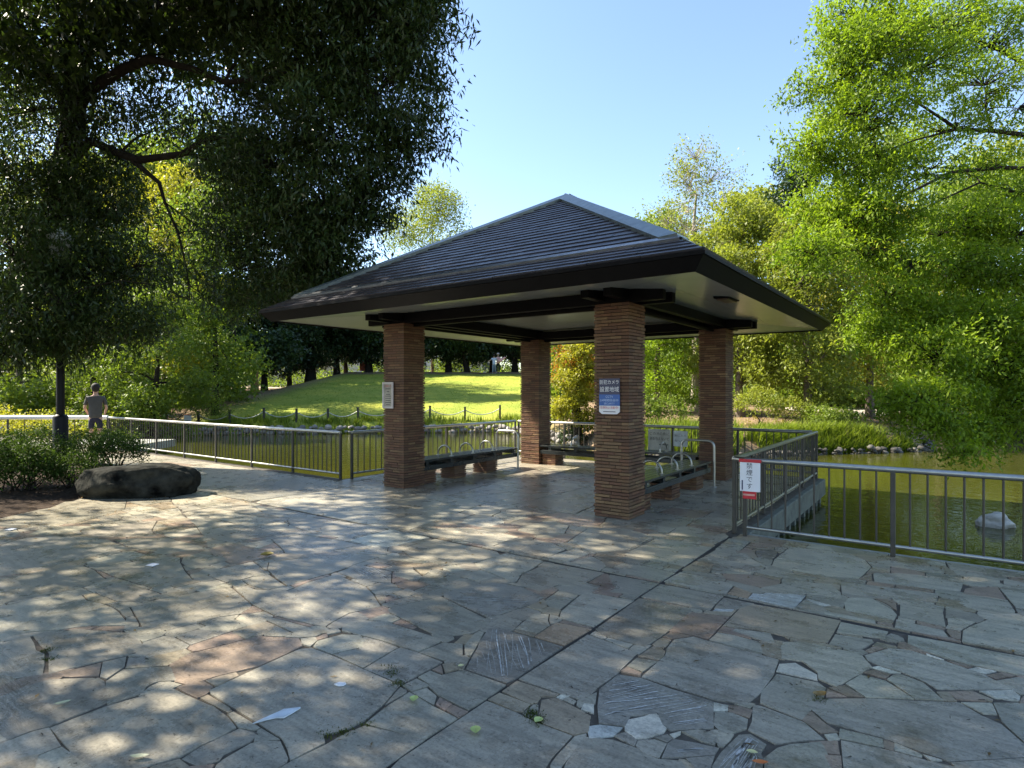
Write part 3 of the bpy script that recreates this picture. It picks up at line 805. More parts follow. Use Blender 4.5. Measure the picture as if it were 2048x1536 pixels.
# ================================================================ PAVILION
PS, PX0, PY0, PD, PH = .477, -3.1646, 6.7674, 3.942, 2.688      # pillar side, front pillar's near corner, spacing, height
EV, ZE, ZA = 1.374, 2.861, 4.99
cxp, cyp = PX0-(PD+PS)/2, PY0+(PD+PS)/2
pav = thing('pavilion', 'open park pavilion with hipped shingle roof on four brick pillars', 'pavilion', (cxp, cyp, 0))
hw = (PD+PS)/2+EV                                   # half width of the roof
NC = 65; CH = PH/NC
BR = [(.132, .067, .038), (.116, .058, .035), (.148, .083, .044), (.10, .053, .033), (.165, .104, .055), (.132, .078, .044)]
def brick_pillar(parent, x0, y0, x1, y1, z0, z1, nc, name, nparts, centre=True):
    core = MB().box((x0+.02, y0+.02, z0), (x1-.02, y1-.02, z1)).build(name, M['dark_joint'], parent)
    stuff = MB(); sc = []; h = (z1-z0)/nc; cnt = 0; meshes = {}
    for k in range(nc):
        pr = (.004 if k % 2 else -.003)+rng.uniform(-.0015, .0015); za = z0+k*h+.005; zb = z0+(k+1)*h-.004
        for side in (0, 1, 2, 3):                   # -y, +x, +y, -x
            A, B = [((x0, y0), (x1, y0)), ((x1, y0), (x1, y1)), ((x1, y1), (x0, y1)), ((x0, y1), (x0, y0))][side]
            A, B = Vector(A), Vector(B); d = (B-A); L = d.length; d /= L; nn = Vector((d.y, -d.x))
            s0 = -pr if k % 2 == 0 else .103; s1 = L-.103 if k % 2 == 0 else L+pr
            cuts = [s0]; nb = 2 if L > .33 else 1
            for b in range(1, nb): cuts.append(s0+(s1-s0)*b/nb+rng.uniform(-.06, .06))
            cuts.append(s1)
            for b in range(nb):
                u0, u1 = cuts[b]+(.0025 if b else 0), cuts[b+1]-(.0025 if b < nb-1 else 0)
                e = rng.uniform(-.002, .002); zt = rng.uniform(-.001, .001)
                c8 = []
                for zz in (za, zb+zt):
                    for (u, w) in ((u0, -.1), (u1, -.1), (u1, pr+e), (u0, pr+e)):
                        q = A+d*u+nn*w; c8.append((q.x, q.y, zz))
                fs = [(0, 1, 2, 3), (7, 6, 5, 4), (4, 5, 1, 0), (5, 6, 2, 1), (6, 7, 3, 2), (7, 4, 0, 3)]
                col = vary(rng.choice(BR), .10)
                if side in (0, 1) and cnt < nparts:
                    me = bpy.data.meshes.new('brick'); me.from_pydata(c8, [], fs); me.update(); set_tint(me, [col]*6)
                    link('brick', me, core, M['brick']); cnt += 1
                else: stuff.add(c8, fs); sc += [col]*6
    if stuff.v:
        me = stuff.mesh('brick_field'); set_tint(me, sc); bo = link('brick_field', me, core, M['brick']); bo['kind'] = 'stuff'
    return core
for (i, j) in ((0, 0), (-1, 0), (0, 1), (-1, 1)):
    x1 = i*PD+PS/2+PD/2-0; x1 = PX0+i*PD-cxp; y0 = PY0+j*PD-cyp
    brick_pillar(pav, x1-PS, y0, x1, y0+PS, 0, PH, NC, 'pillar', 300)
# beams: a pair along each pillar row, lapped
e0 = hw-EV; BH = .155
def beam(a, b, z): MB().box((*a, z), (*b, z+BH), .006).build('beam', M['black'], pav)
for s in (-1, 1):
    for off in (.03, PS-.03-.11):
        c = s*(e0-PS/2)-PS/2+off
        beam((-e0-.42, c), (e0+.42, c+.11), PH+.001)
        beam((c+.003, -e0-.42), (c+.113, e0+.42), PH+.028)
# thin lighter batten under the beams between the pillars
for s in (-1, 1):
    c = s*(e0-PS/2)
    MB().box((-e0+PS+.01, c-.03, PH-.045), (e0-PS-.01, c+.03, PH-.004)).build('batten', M['black'], pav)
    MB().box((c-.03, -e0+PS+.01, PH-.045), (c+.03, e0-PS-.01, PH-.004)).build('batten', M['black'], pav)
# soffit boards: four trapezia rising gently inward, each split into boards
SD, SZ, SS = .118, 2.724, .10
def rot4(k, p): x, y, z = p; return [(x, y, z), (-y, x, z), (-x, -y, z), (y, -x, z)][k]
for k in range(4):
    nb = 5; lim = hw-SD
    for b in range(nb):
        t0 = lim*b/nb+.0; t1 = lim*(b+1)/nb-.004
        za, zb = SZ+t0*SS, SZ+t1*SS; ra, rb = lim-t0, lim-t1
        q = [(-ra, -ra, za), (ra, -ra, za), (rb, -rb, zb), (-rb, -rb, zb)]
        vs = [rot4(k, v) for v in q]+[rot4(k, (v[0], v[1], v[2]+.02)) for v in q]
        MB().add(vs, [(3, 2, 1, 0), (4, 5, 6, 7), (0, 1, 5, 4), (1, 2, 6, 5), (2, 3, 7, 6), (3, 0, 4, 7)]).build('soffit_board', M['soffit'], pav)
# fascia with a drip edge
for k in range(4):
    q = [(-hw, -hw, ZE-.03), (hw, -hw, ZE-.03), (hw-SD, -hw+SD, SZ-.02), (-hw+SD, -hw+SD, SZ-.02)]
    q2 = [(-hw+.03, -hw+.03, ZE-.03), (hw-.03, -hw+.03, ZE-.03), (hw-SD-.03, -hw+SD+.03, SZ+.02), (-hw+SD+.03, -hw+SD+.03, SZ+.02)]
    vs = [rot4(k, v) for v in q]+[rot4(k, v) for v in q2]
    MB().add(vs, [(3, 2, 1, 0), (4, 5, 6, 7), (0, 1, 5, 4), (1, 2, 6, 5), (2, 3, 7, 6), (3, 0, 4, 7)]).build('fascia', M['black'], pav)
    a = hw+.02; q = [(-a, -a, ZE-.028), (a, -a, ZE-.028), (a, -a, ZE+.004), (-a, -a, ZE+.004), (-a+.1, -a+.1, ZE-.028), (a-.1, -a+.1, ZE-.028), (a-.1, -a+.1, ZE+.05), (-a+.1, -a+.1, ZE+.05)]
    MB().add([rot4(k, v) for v in q], [(0, 1, 2, 3), (7, 6, 5, 4), (0, 4, 5, 1), (3, 2, 6, 7)]).build('drip_edge', M['black'], pav)
# roof: sloped deck, shingles, hip caps, flashing strip
sl_ = math.atan2(ZA-ZE-.06, hw); SL = hw/math.cos(sl_)
mb = MB(); mb.add([(-hw, -hw, ZE+.0), (hw, -hw, ZE), (hw, hw, ZE), (-hw, hw, ZE), (0, 0, ZA-.075)], [(0, 1, 4), (1, 2, 4), (2, 3, 4), (3, 0, 4)])
roof = mb.build('roof', M['black'], pav)
SK = .42                                            # slant length of the lower tier
courses = []; s = 0.0
while s < SK-.05: courses.append((s, .105)); s += .105
s = SK+.02; 
while s < SL-.12: courses.append((s, .163)); s += .163
def slope_pt(k, u, s, lift):                        # u along the eave, s up the slope
    y = -hw+s*math.cos(sl_)-lift*math.sin(sl_); z = ZE+.012+s*math.sin(sl_)+lift*math.cos(sl_); return rot4(k, (u, y, z))
sh_st = MB(); sh_c = []; nsh = 0
for k in range(4):
    for ci, (s, ex) in enumerate(courses):
        half = hw-(s+ex*.5)*math.cos(sl_)
        if half < .1: continue
        n = max(1, round(2*half/.60)); edges = [-half+2*half*i/n for i in range(n+1)]
        offs = .26 if ci % 2 else 0
        for i in range(1, n): edges[i] += offs*rng.uniform(.3, .6)+rng.uniform(-.03, .03)
        for i in range(n):
            u0, u1 = edges[i]+.003, edges[i+1]-.003; l0 = .024+rng.uniform(-.002, .003); l1 = .008; sj = rng.uniform(-.003, .003)
            w0 = .0 if i else 1; w1 = .0 if i < n-1 else 1; sk = ex*.5*math.cos(sl_)
            vs = [slope_pt(k, u0-w0*sk, s+sj, l0), slope_pt(k, u1+w1*sk, s+sj, l0), slope_pt(k, u1-w1*sk, s+ex+.03, l1), slope_pt(k, u0+w0*sk, s+ex+.03, l1),
                  slope_pt(k, u0-w0*sk, s+sj, .0), slope_pt(k, u1+w1*sk, s+sj, .0)]
            fs = [(0, 1, 2, 3), (4, 5, 1, 0), (4, 0, 3), (1, 5, 2)]
            col = vary((.030, .029, .037), .25)
            if k == 0 and nsh < 300:
                me = bpy.data.meshes.new('shingle'); me.from_pydata(vs, [], fs); me.update(); set_tint(me, [col]*4); link('shingle', me, roof, M['shingle']); nsh += 1
            else: sh_st.add(vs, fs); sh_c += [col]*4
me = sh_st.mesh('shingle_field'); set_tint(me, sh_c); so = link('shingle_field', me, roof, M['shingle']); so['kind'] = 'stuff'
print('shingles', nsh)
for k in range(4):                                  # flashing at the tier break
    half = hw-SK*math.cos(sl_)
    a = [slope_pt(k, -half-.02, SK-.03, .04), slope_pt(k, half+.02, SK-.03, .04), slope_pt(k, half, SK+.02, .05), slope_pt(k, -half, SK+.02, .05), slope_pt(k, -half-.02, SK-.03, .0), slope_pt(k, half+.02, SK-.03, .0)]
    MB().add(a, [(0, 1, 2, 3), (4, 5, 1, 0)]).build('flashing', M['flash'], roof)
def hip(k):                                         # cap straddling the hip between faces k and k+1
    wv = .20; lift = .062; mb = MB()
    def pt(s, d, kk, side, l):                      # on face kk, distance d from the hip along the eave direction
        half = hw-s*math.cos(sl_); return slope_pt(kk, side*(half-d), s, l)
    s0, s1 = SK+.015, SL
    k2 = (k+1) % 4
    R0, R1 = pt(s0, 0, k, 1, lift+.012), pt(s1-.0, 0, k, 1, lift+.03)
    A0, A1 = pt(s0, wv, k, 1, lift), pt(s1-wv*math.cos(0)/math.cos(sl_), wv, k, 1, lift)
    B0, B1 = pt(s0, wv, k2, -1, lift), pt(s1-wv/math.cos(sl_), wv, k2, -1, lift)
    C0, C1 = pt(s0, wv, k, 1, .0), pt(s1-wv/math.cos(sl_), wv, k, 1, .0)
    D0, D1 = pt(s0, wv, k2, -1, .0), pt(s1-wv/math.cos(sl_), wv, k2, -1, .0)
    E0 = pt(s0, 0, k, 1, .0)
    mb.add([R0, R1, A0, A1, B0, B1, C0, C1, D0, D1, E0], [(2, 0, 1, 3), (0, 4, 5, 1), (6, 2, 3, 7), (4, 8, 9, 5), (6, 10, 0, 2), (10, 8, 4, 0)])
    mb.build('hip_cap', M['cap'], roof)
for k in range(4): hip(k)
# soffit lamp
lp = Vector((-2.27, 7.72, SZ+.5*SS))
t = thing('soffit_lamp', 'dark box lamp fixed under the right eave of the pavilion', 'lamp', (lp.x, lp.y, 2.80), 0)
MB().box((-.10, -.22, -.06), (.10, .22, .035), .008).build('housing', M['black'], t)
MB().box((-.075, -.19, -.075), (.075, .19, -.061), .004).build('lens', simple('brown_lens', (.09, .055, .04), .35), t)
# ---- benches, hoops, end rails
def bench(label, loc, rz, L, hoops, piers):
    t = thing('bench', label, 'bench', loc, rz, 'benches inside the pavilion')
    wd = .46; n = 5; pw = wd/n
    for i in range(n): MB().box((-wd/2+i*pw+.005, 0, .385), (-wd/2+(i+1)*pw-.005, L, .42), .004).build('seat_plank', M['bench'], t)
    for x in (-wd/2+.015, wd/2-.055):
        MB().box((x, .01, .235), (x+.04, L-.01, .315), .004).build('side_rail', M['bench'], t)
    k = 0
    while .06+k*.62 < L:
        y = .06+k*.62; MB().box((-wd/2+.02, y, .316), (wd/2-.02, min(y+.07, L), .384)).build('spacer', M['bench'], t); k += 1
    for y in piers: brick_pillar(t, -.17, y, .17, y+.32, 0, .234, 6, 'pier', 60)
    for y in hoops:
        pts = [(-.16, y, .405)]+[(-.16*math.cos(a), y, .45+.15*math.sin(a)) for a in np.linspace(0, math.pi, 13)]+[(.16, y, .405)]
        h = MB().tube(pts, .015, 8)
        for s in (-1, 1): h.box((s*.16-.03, y-.03, .4201), (s*.16+.03, y+.03, .425))
        h.build('arm_hoop', M['steel'], t)
    return t
bench('dark slatted bench with three metal hoops behind the left front pillar', (PX0-PD-PS/2, PY0+PS+.01, 0), 0, 2.72, (.75, 1.35, 1.95), (.02, .82, 1.75))
bench('slatted bench catching green light behind the front pillar with the camera notice', (PX0-PS/2, PY0+PS+.01, 0), 0, 2.72, (.75, 1.35, 1.95), (.02, 1.1, 2.15))
bench('dark slatted bench along the pond side between the two rear pillars', (PX0-PS-.01, PY0+PD+PS/2, 0), math.pi/2, PD-PS-.02, (.75, 1.73, 2.7), (.02, 1.5, 3.08))
def end_rail(label, x):
    t = thing('grab_rail', label, 'handrail', (x, 9.93, 0), 0, 'grab rails at the bench ends')
    pts = [(0, 0, 0), (0, 0, .66)]+[(-.1+.1*math.cos(a), 0, .66+.1*math.sin(a)) for a in np.linspace(.3, math.pi/2, 4)]+[(-.45+.1*math.cos(a), 0, .66+.1*math.sin(a)) for a in np.linspace(math.pi/2, math.pi-.3, 4)]+[(-.55, 0, .66), (-.55, 0, 0)]
    MB().tube(pts, .021, 10).build('tube', M['steel'], t)
    for x in (0, -.55): MB().lathe([(.045, 0.001), (.045, .008), (.022, .012)], (x, 0, 0)).build('floor_flange', M['steel'], t)
end_rail('stainless grab rail at the end of the left bench', -7.10)
end_rail('stainless grab rail at the end of the right bench beside the pond fence', -3.12)
# ================================================================ RAILINGS
FH = .835
def railing(label, pts, posts, mt, group='metal railings round the pond', rr=.029, bal=.134, col='steel', skip_last=False):
    t = thing('railing', label, 'railing', (*pts[0], 0), 0, group); o = Vector((*pts[0], 0))
    P3 = [Vector((*p, 0))-o for p in pts]
    MB().tube([p+Vector((0, 0, FH)) for p in P3], rr, 12).build('top_rail', M[mt], t)
    for a, b in zip(P3, P3[1:]):
        MB().tube([a+Vector((0, 0, .10)), b+Vector((0, 0, .10))], .019, 8).build('bottom_rail', M[mt], t)
        L = (b-a).length; d = (b-a)/L; n = max(1, round(L/posts)); m_ = None; pm = None; ps = None
        for i in range(n+1):
            if i == n and skip_last: continue
            q = a+d*(L*i/n)
            if pm is None:
                pm = MB().box((-.021, -.021, 0), (.021, .021, FH-.01), .004); po = pm.build('post', M['steel_dull'], t); pme = po.data
            else: po = link('post', pme, t)
            po.location = q; po.rotation_euler = (0, 0, math.atan2(d.y, d.x))
        for i in range(n):
            k = max(1, round(L/n/bal))
            for j in range(1, k):
                q = a+d*(L*(i+j/k)/n)
                if m_ is None: bo = MB().tube([(0, 0, .105), (0, 0, FH-.01)], .0098, 6, False).build('baluster', M['steel_dull'], t); m_ = bo.data
                else: bo = link('baluster', m_, t)
                bo.location = q
    return t
railing('stainless railing along the path at the left of the pavilion', [(-18.9, 6.84), (-8.80, 6.84)], 1.40, 'steel')
railing('stainless railing on the left edge of the pavilion deck', [(-8.66, 6.98), (-8.66, 12.0)], 1.32, 'steel')
railing('stainless railing behind the rear bench facing the far bank', [(-8.56, 12.0), (-2.0, 12.0)], 1.31, 'steel')
railing('stainless railing on the right edge of the deck running toward the far corner', [(-1.93, 12.0), (-1.93, 6.86)], 1.28, 'steel')
railing('stainless railing at the right front with the red and white notice', [(-1.80, 6.80), (6.42, 6.80)], 1.37, 'steel')
MB().tube([(-1.93, 6.86, FH), (-1.80, 6.80, FH)], .027, 10).build('corner_tube', M['steel'])
tag(bpy.data.objects['corner_tube'], 'short bent steel tube joining the two railings at the deck corner', 'handrail')
a = Vector((-19.0, 6.84, 0)); d = W(-1, 0).normalized()
railing('pale handrail of the footbridge behind the shrubs at the far left', [(a.x, a.y), (a.x+d.x*14, a.y+d.y*14)], 1.4, 'rail_pale', 'footbridge rails', .06, .45)
# bridge deck under it
q = [a+d*-.2, a+d*15, a+d*15+W(0, 3.0), a+d*-.2+W(0, 3.0)]
MB().add([(v.x, v.y, -.25) for v in q]+[(v.x, v.y, -.02) for v in q], [(3, 2, 1, 0), (4, 5, 6, 7), (0, 1, 5, 4), (1, 2, 6, 5), (2, 3, 7, 6), (3, 0, 4, 7)]).build('footbridge', M['concrete'])
tag(bpy.data.objects['footbridge'], 'pale concrete footbridge deck at the left end of the pond', 'bridge')
# ================================================================ VEGETATION
def leaf_mesh(name, C, D, Nn, Lg, Wd, rnd, tri=False):
    """one folded rhombus per leaf (far away: a triangle): base C, direction D, normal Nn"""
    k = len(C); side = np.cross(D, Nn); side /= np.linalg.norm(side, axis=1, keepdims=True)+1e-9
    Lg = Lg[:, None]; Wd = Wd[:, None]
    if tri:
        v = np.stack([C-side*Wd*.75, C+side*Wd*.75, C+D*Lg], 1).reshape(-1, 3); return npmesh(name, v, np.arange(3*k).reshape(k, 3), 3, False, rnd)
    mid = C+D*Lg*.45+Nn*Wd*.18
    v = np.stack([C, mid+side*Wd*.5, C+D*Lg-Nn*Wd*.15, mid-side*Wd*.5], 1).reshape(-1, 3)
    f = np.arange(4*k).reshape(k, 4)
    return npmesh(name, v, f, 4, False, rnd)
def unit(a): return a/(np.linalg.norm(a, axis=1, keepdims=True)+1e-9)
def cluster_leaves(cent, n_each, spread, lg, wd, droop, tint=None, long=1.3):
    """leaves in sprays round the given centres"""
    n = len(cent); C = np.repeat(cent, n_each, 0)
    ax = unit(NR.normal(size=(n, 3))*[1, 1, .45]+[0, 0, -.15-droop*.3]); axr = np.repeat(ax, n_each, 0)
    t = NR.uniform(-1, 1, (len(C), 1)); C = C+axr*t*spread*long+NR.normal(size=C.shape)*spread*.42
    D = unit(axr*.6+NR.normal(size=C.shape)*.75+[0, 0, -droop])
    Nn = unit(NR.normal(size=C.shape)*.7+[0, 0, 1.0])
    k = len(C); r = np.clip(np.repeat(NR.uniform(0, 1, n), n_each)*.55+NR.uniform(0, 1, k)*.45, 0, 1)
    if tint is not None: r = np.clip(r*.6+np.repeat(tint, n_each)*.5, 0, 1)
    s = NR.uniform(.7, 1.25, k)
    return C, D, Nn, lg*s, wd*s, r
def curve(a, b, sag=.12, n=6, wig=.05):
    a, b = Vector(a), Vector(b); L = (b-a).length; o = []
    w = [Vector(NR.normal(size=3))*wig*L for _ in range(2)]
    for i in range(n+1):
        t = i/n; p = a.lerp(b, t)+Vector((0, 0, 1))*sag*L*math.sin(math.pi*t)*(1-.3*t)+w[0]*math.sin(math.pi*t)+w[1]*.5*math.sin(2*math.pi*t)
        o.append(p)
    return o
def tree(name, label, cat, base, trunk, blobs, leaf, lm, bm='bark', limbs=(), group=None, droop=.3, twig=.5, each=14, spread=.22, auto=True, dens=1.0, tri=False, upper=None, long=1.3):
    """trunk: list of (point, radius); blobs: (centre, (rx,ry,rz), clusters)"""
    root = thing(name, label, cat, tuple(base), 0, group); B = Vector(base)
    mb = MB()
    if trunk: mb.tube([p-B for p, r in trunk], [r for p, r in trunk], 9)
    paths = [[(Vector(p), r) for p, r in trunk]] if trunk else []
    for lb in limbs:
        pts = [Vector(p) for p, r in lb]
        mb.tube([p-B for p in pts], [r for p, r in lb], 7); paths.append([(p, r) for (p, r) in zip(pts, [r for p, r in lb])])
    cents = []; tints = []
    for bi, (c, rr, nc) in enumerate(blobs):
        c = Vector(c)
        if auto and paths:
            cand = [(p, r) for path in paths for p, r in path if p.z < c.z+.4*rr[2]] or [paths[0][0]]
            p0, r0 = min(cand, key=lambda q: (q[0]-c).length+max(0, .6-r0_guess(q))) if False else min(cand, key=lambda q: (q[0]-c).length)
            e = c+Vector((0, 0, -.25*rr[2])); pts = curve(p0, e); L = (e-p0).length
            r1 = max(.012, min(r0*.7, .028*L+.012)); rad = [r1*(1-.7*i/(len(pts)-1)) for i in range(len(pts))]
            mb.tube([q-B for q in pts], rad, 6); paths.append(list(zip(pts, rad)))
        nc = max(3, int(nc*dens)); u = unit(NR.normal(size=(nc, 3))); rad = NR.uniform(.25, 1.05, (nc, 1))**.55
        cc = np.array(c)+u*rad*np.array(rr); cents.append(cc)
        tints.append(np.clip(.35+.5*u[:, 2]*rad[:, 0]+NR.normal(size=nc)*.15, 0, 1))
        if twig > 0 and paths:
            P = np.array([tuple(p) for path in paths[-3:]+paths[:1] for p, r in path]); k = int(nc*twig)
            for q in cc[:k]:
                j = np.argmin(((P-q)**2).sum(1)); pts = curve(P[j], q, .06, 3, .06); th = .0045+.002*(Vector(P[j])-Vector(q)).length
                mb.tube([z-B for z in pts], [th*1.8, th*1.3, th, th*.6], 4, False)
    mb.build('trunk', M[bm], root)
    cc = np.concatenate(cents); tt = np.concatenate(tints)
    d = cluster_leaves(cc-np.array(tuple(B)), each, spread, leaf[0], leaf[1], droop, tt, long)
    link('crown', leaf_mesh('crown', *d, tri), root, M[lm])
    if upper:                                        # top of the crown, out of the picture: bigger leaves
        ul, uw, bl2 = upper; cc = []
        for c, rr, nc in bl2: u = unit(NR.normal(size=(nc, 3))); cc.append(np.array(Vector(c)-B)+u*NR.uniform(.2, 1, (nc, 1))**.5*np.array(rr))
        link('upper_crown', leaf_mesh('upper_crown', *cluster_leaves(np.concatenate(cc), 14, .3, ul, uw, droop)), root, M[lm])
    return root
def blob(px, py, f, r, nc, q=(1, 1, .8)): return (PX(px, py, f), (r*q[0], r*q[1], r*q[2]), nc)
# ---- the big evergreen at the left, its crown reaching over the path
def tp(px, py, f, r): return (PX(px, py, f), r)
trunk = [(PG(-75, 13.8, -.2), .36), tp(-50, 800, 13.7, .29), tp(25, 600, 13.3, .26), tp(115, 400, 12.9, .245), tp(148, 240, 12.7, .23), tp(150, 120, 12.5, .20), tp(132, -40, 12.4, .16), tp(120, -300, 12.2, .10)]
L1 = [tp(150, 215, 12.7, .15), tp(172, 85, 12.3, .15), tp(206, 50, 12.0, .14), tp(258, 17, 11.7, .12), tp(320, 14, 11.4, .10), tp(380, 14, 11.0, .08), tp(470, -30, 10.6, .05)]
L2 = [tp(150, 235, 12.7, .13), tp(170, 188, 12.3, .12), tp(206, 163, 12.0, .105), tp(258, 133, 11.6, .09), tp(301, 118, 11.3, .075), tp(387, 138, 10.9, .055), tp(450, 165, 10.6, .05), tp(600, 150, 10.1, .03), tp(760, 190, 9.8, .018)]
L3 = [tp(140, 330, 12.9, .10), tp(180, 282, 12.6, .09), tp(240, 308, 12.3, .085), tp(275, 320, 12.0, .08), tp(365, 308, 11.5, .06), tp(408, 280, 11.2, .045), tp(507, 262, 10.8, .045), tp(620, 330, 10.5, .03), tp(700, 430, 10.3, .018)]
L4 = [tp(262, 318, 12.1, .06), tp(318, 365, 11.8, .04), tp(330, 405, 11.6, .028), tp(357, 468, 11.4, .022), tp(374, 541, 11.3, .015), tp(380, 600, 11.3, .008)]
L5 = [tp(148, 250, 12.7, .1), tp(90, 130, 12.2, .08), tp(30, 80, 11.8, .06), tp(-80, 20, 11.2, .04)]
L6 = [tp(330, 405, 11.6, .016), tp(420, 470, 11.2, .012), tp(480, 540, 11.0, .008)]
bl = [blob(835, 70, 9.8, .75, 60), blob(838, 255, 9.9, .6, 48), blob(770, 20, 9.8, .95, 120), blob(755, 165, 10, .95, 140), blob(700, 60, 10.2, 1.1, 170),
      blob(665, 250, 10, .95, 150), blob(770, 320, 10.1, .65, 85), blob(730, 410, 10.3, .6, 75), blob(650, 390, 10.3, .9, 150), blob(600, 470, 10.6, .8, 130), blob(665, 500, 10.6, .65, 85),
      blob(630, 545, 10.8, .5, 55), blob(600, 150, 10.5, 1.0, 130), blob(560, 320, 10.8, 1.05, 150), blob(540, 60, 10.8, 1.1, 140), blob(480, 210, 11.2, .8, 55), blob(860, 150, 9.9, .35, 16), blob(850, 10, 9.9, .5, 30),
      blob(470, 330, 11.4, .8, 75), blob(440, 40, 11.2, 1.0, 90), blob(520, 440, 11, .9, 110), blob(460, 510, 11.2, .65, 34), blob(555, 570, 11.2, .55, 50), blob(480, 590, 11.4, .55, 45),
      blob(390, 450, 11.6, .6, 14), blob(380, 560, 11.6, .6, 18), blob(340, 90, 12, .8, 55), blob(310, 250, 12.4, .6, 30), blob(250, 20, 12.2, .9, 70), blob(60, 20, 12, 1.2, 130),
      blob(70, 200, 12, 1.1, 110), blob(20, 330, 12, 1.2, 150), blob(120, 420, 12.4, 1.0, 120), blob(220, 410, 12.6, .85, 100), blob(40, 500, 11.6, 1.2, 190), blob(160, 540, 12, 1.0, 150),
      blob(60, 620, 11.2, 1.0, 170), blob(210, 640, 11.8, .8, 90), blob(120, 670, 11.6, .6, 70), blob(270, 520, 12.2, .75, 70), blob(10, 690, 11, .7, 80), blob(230, 330, 12.6, .55, 35), blob(150, 350, 12.3, .6, 45),
      blob(300, 640, 12, .5, 30), blob(200, 120, 12.6, .8, 50), blob(240, 215, 12.8, .55, 34), blob(310, 195, 12.4, .5, 28), blob(200, 270, 12.9, .5, 26), blob(400, 250, 11.8, .5, 24)]
high = []
for (r, f, z, s, k) in ((-9, 11, 8.6, 1.9, 150), (-6.5, 11, 9.2, 1.9, 160), (-4, 10, 9.0, 1.8, 150), (-2.2, 9.6, 8.6, 1.5, 90), (-10.5, 9, 8.0, 1.8, 120), (-7.5, 8.2, 8.8, 1.8, 130), (-5, 7.6, 9.0, 1.6, 110), (-11, 13, 9, 2, 110), (-7.5, 13.5, 9.6, 2, 120), (-4.5, 13, 9.2, 1.8, 90), (-8, 6.2, 8.6, 1.7, 150), (-6.2, 6.0, 9.4, 1.7, 150), (-4.4, 6.2, 9.8, 1.6, 150), (-9.5, 6.8, 10.5, 2, 170), (-7.5, 8.5, 11, 2, 170), (-5.2, 8.8, 11.4, 1.9, 170), (-3.0, 8.2, 10.2, 1.7, 150), (-9, 10.5, 11.4, 2.2, 170), (-6, 11, 11.8, 2.2, 170), (-3.4, 10.6, 11, 1.8, 160), (-2.0, 8.0, 11.5, 1.8, 160), (-4.2, 7.0, 11.8, 1.8, 160), (-6.5, 7.4, 12.2, 2, 170), (-1.5, 9.8, 12.4, 1.8, 150), (-4, 9.4, 13, 2, 160), (-3.0, 6.2, 10.8, 1.5, 130), (-1.8, 6.6, 12.2, 1.5, 130)):
    high.append((W(r, f, z), (s, s, s*.6), int(k*1.5)))
tree('evergreen_oak', 'huge dark evergreen tree whose boughs hang over the path at the left', 'tree', PG(-75, 13.8), trunk, bl, (.125, .034), 'leaf_oak', 'bark', (L1, L2, L3, L4, L5, L6), upper=(.20, .085, high), droop=.75, each=30, spread=.20, twig=.4, dens=1.12, long=1.9)
# tree standing just left of and behind the photographer: its crown shades the plaza
def plain_tree(name, label, cat, r, f, h, crown_r, crown_h, lm, leaf, nblob=9, ncl=40, bm='bark_mid', lean=(0, 0), tr=.16, group=None, each=14, droop=.25, spread=None, low=.35, seed=None, twig=.12, fork=True, shape=1.0, tri=False):
    global NR
    keep = NR
    if seed is not None: NR = np.random.RandomState(seed)
    base = ground(r, f, -.05); tx, ty = lean
    trunk = []; nseg = 6; top = base.z+h*.82
    wob = NR.normal(size=(nseg+1, 2))*.12*tr/.16
    for i in range(nseg+1):
        t = i/nseg; trunk.append((W(r+tx*t+wob[i, 0]*t, f+ty*t+wob[i, 1]*t, base.z+(h*.82)*t), tr*(1.25 if i == 0 else 1)*(1-.82*t)+.01))
    bl = []; 
    for k in range(nblob):
        t = (k+.5)/nblob; z = base.z+crown_h*(low*1.0)+(h-low*crown_h)*0
        zz = base.z+h*low+(h*(1-low))*t
        env = crown_r*(math.sin(math.pi*min(1, .18+.82*t))**.7)*shape
        a = NR.uniform(0, 2*math.pi) if k else 0; a = k*2.4+NR.uniform(-.5, .5); d = env*NR.uniform(.25, .75)
        rad = crown_r*NR.uniform(.34, .55)
        bl.append((W(r+tx*t+d*math.cos(a), f+ty*t+d*math.sin(a), zz-rad*.2), (rad, rad, rad*.72), ncl))
    o = tree(name, label, cat, base, trunk, bl, leaf, lm, bm, group=group, each=each, droop=droop, spread=spread or crown_r*.1, twig=twig, tri=tri)
    NR = keep
    return o
def shade_tree(label, r, f, h, cr, seed, n=16, k=75):
    return plain_tree('shade_tree', label, 'tree', r, f, h, cr, h*.5, 'leaf_oak', (.20, .085), n, k, 'bark', (0, 0), .25, None, 9, .4, .32, .48, seed, .05)
shade_tree('broad evergreen standing out of view left of the plaza', -9.5, 3.2, 11.5, 5.2, 21, 20, 130)
shade_tree('broad evergreen standing out of view behind the shrub bed', -10.5, -1.0, 11.5, 5.0, 22, 18, 130)
shade_tree('tall evergreen standing out of view beyond the left shrub bed', -15.5, 7.5, 12, 4.2, 23)
shade_tree('leafy evergreen standing behind the photographer', -6.5, -4.5, 11, 3.8, 24)
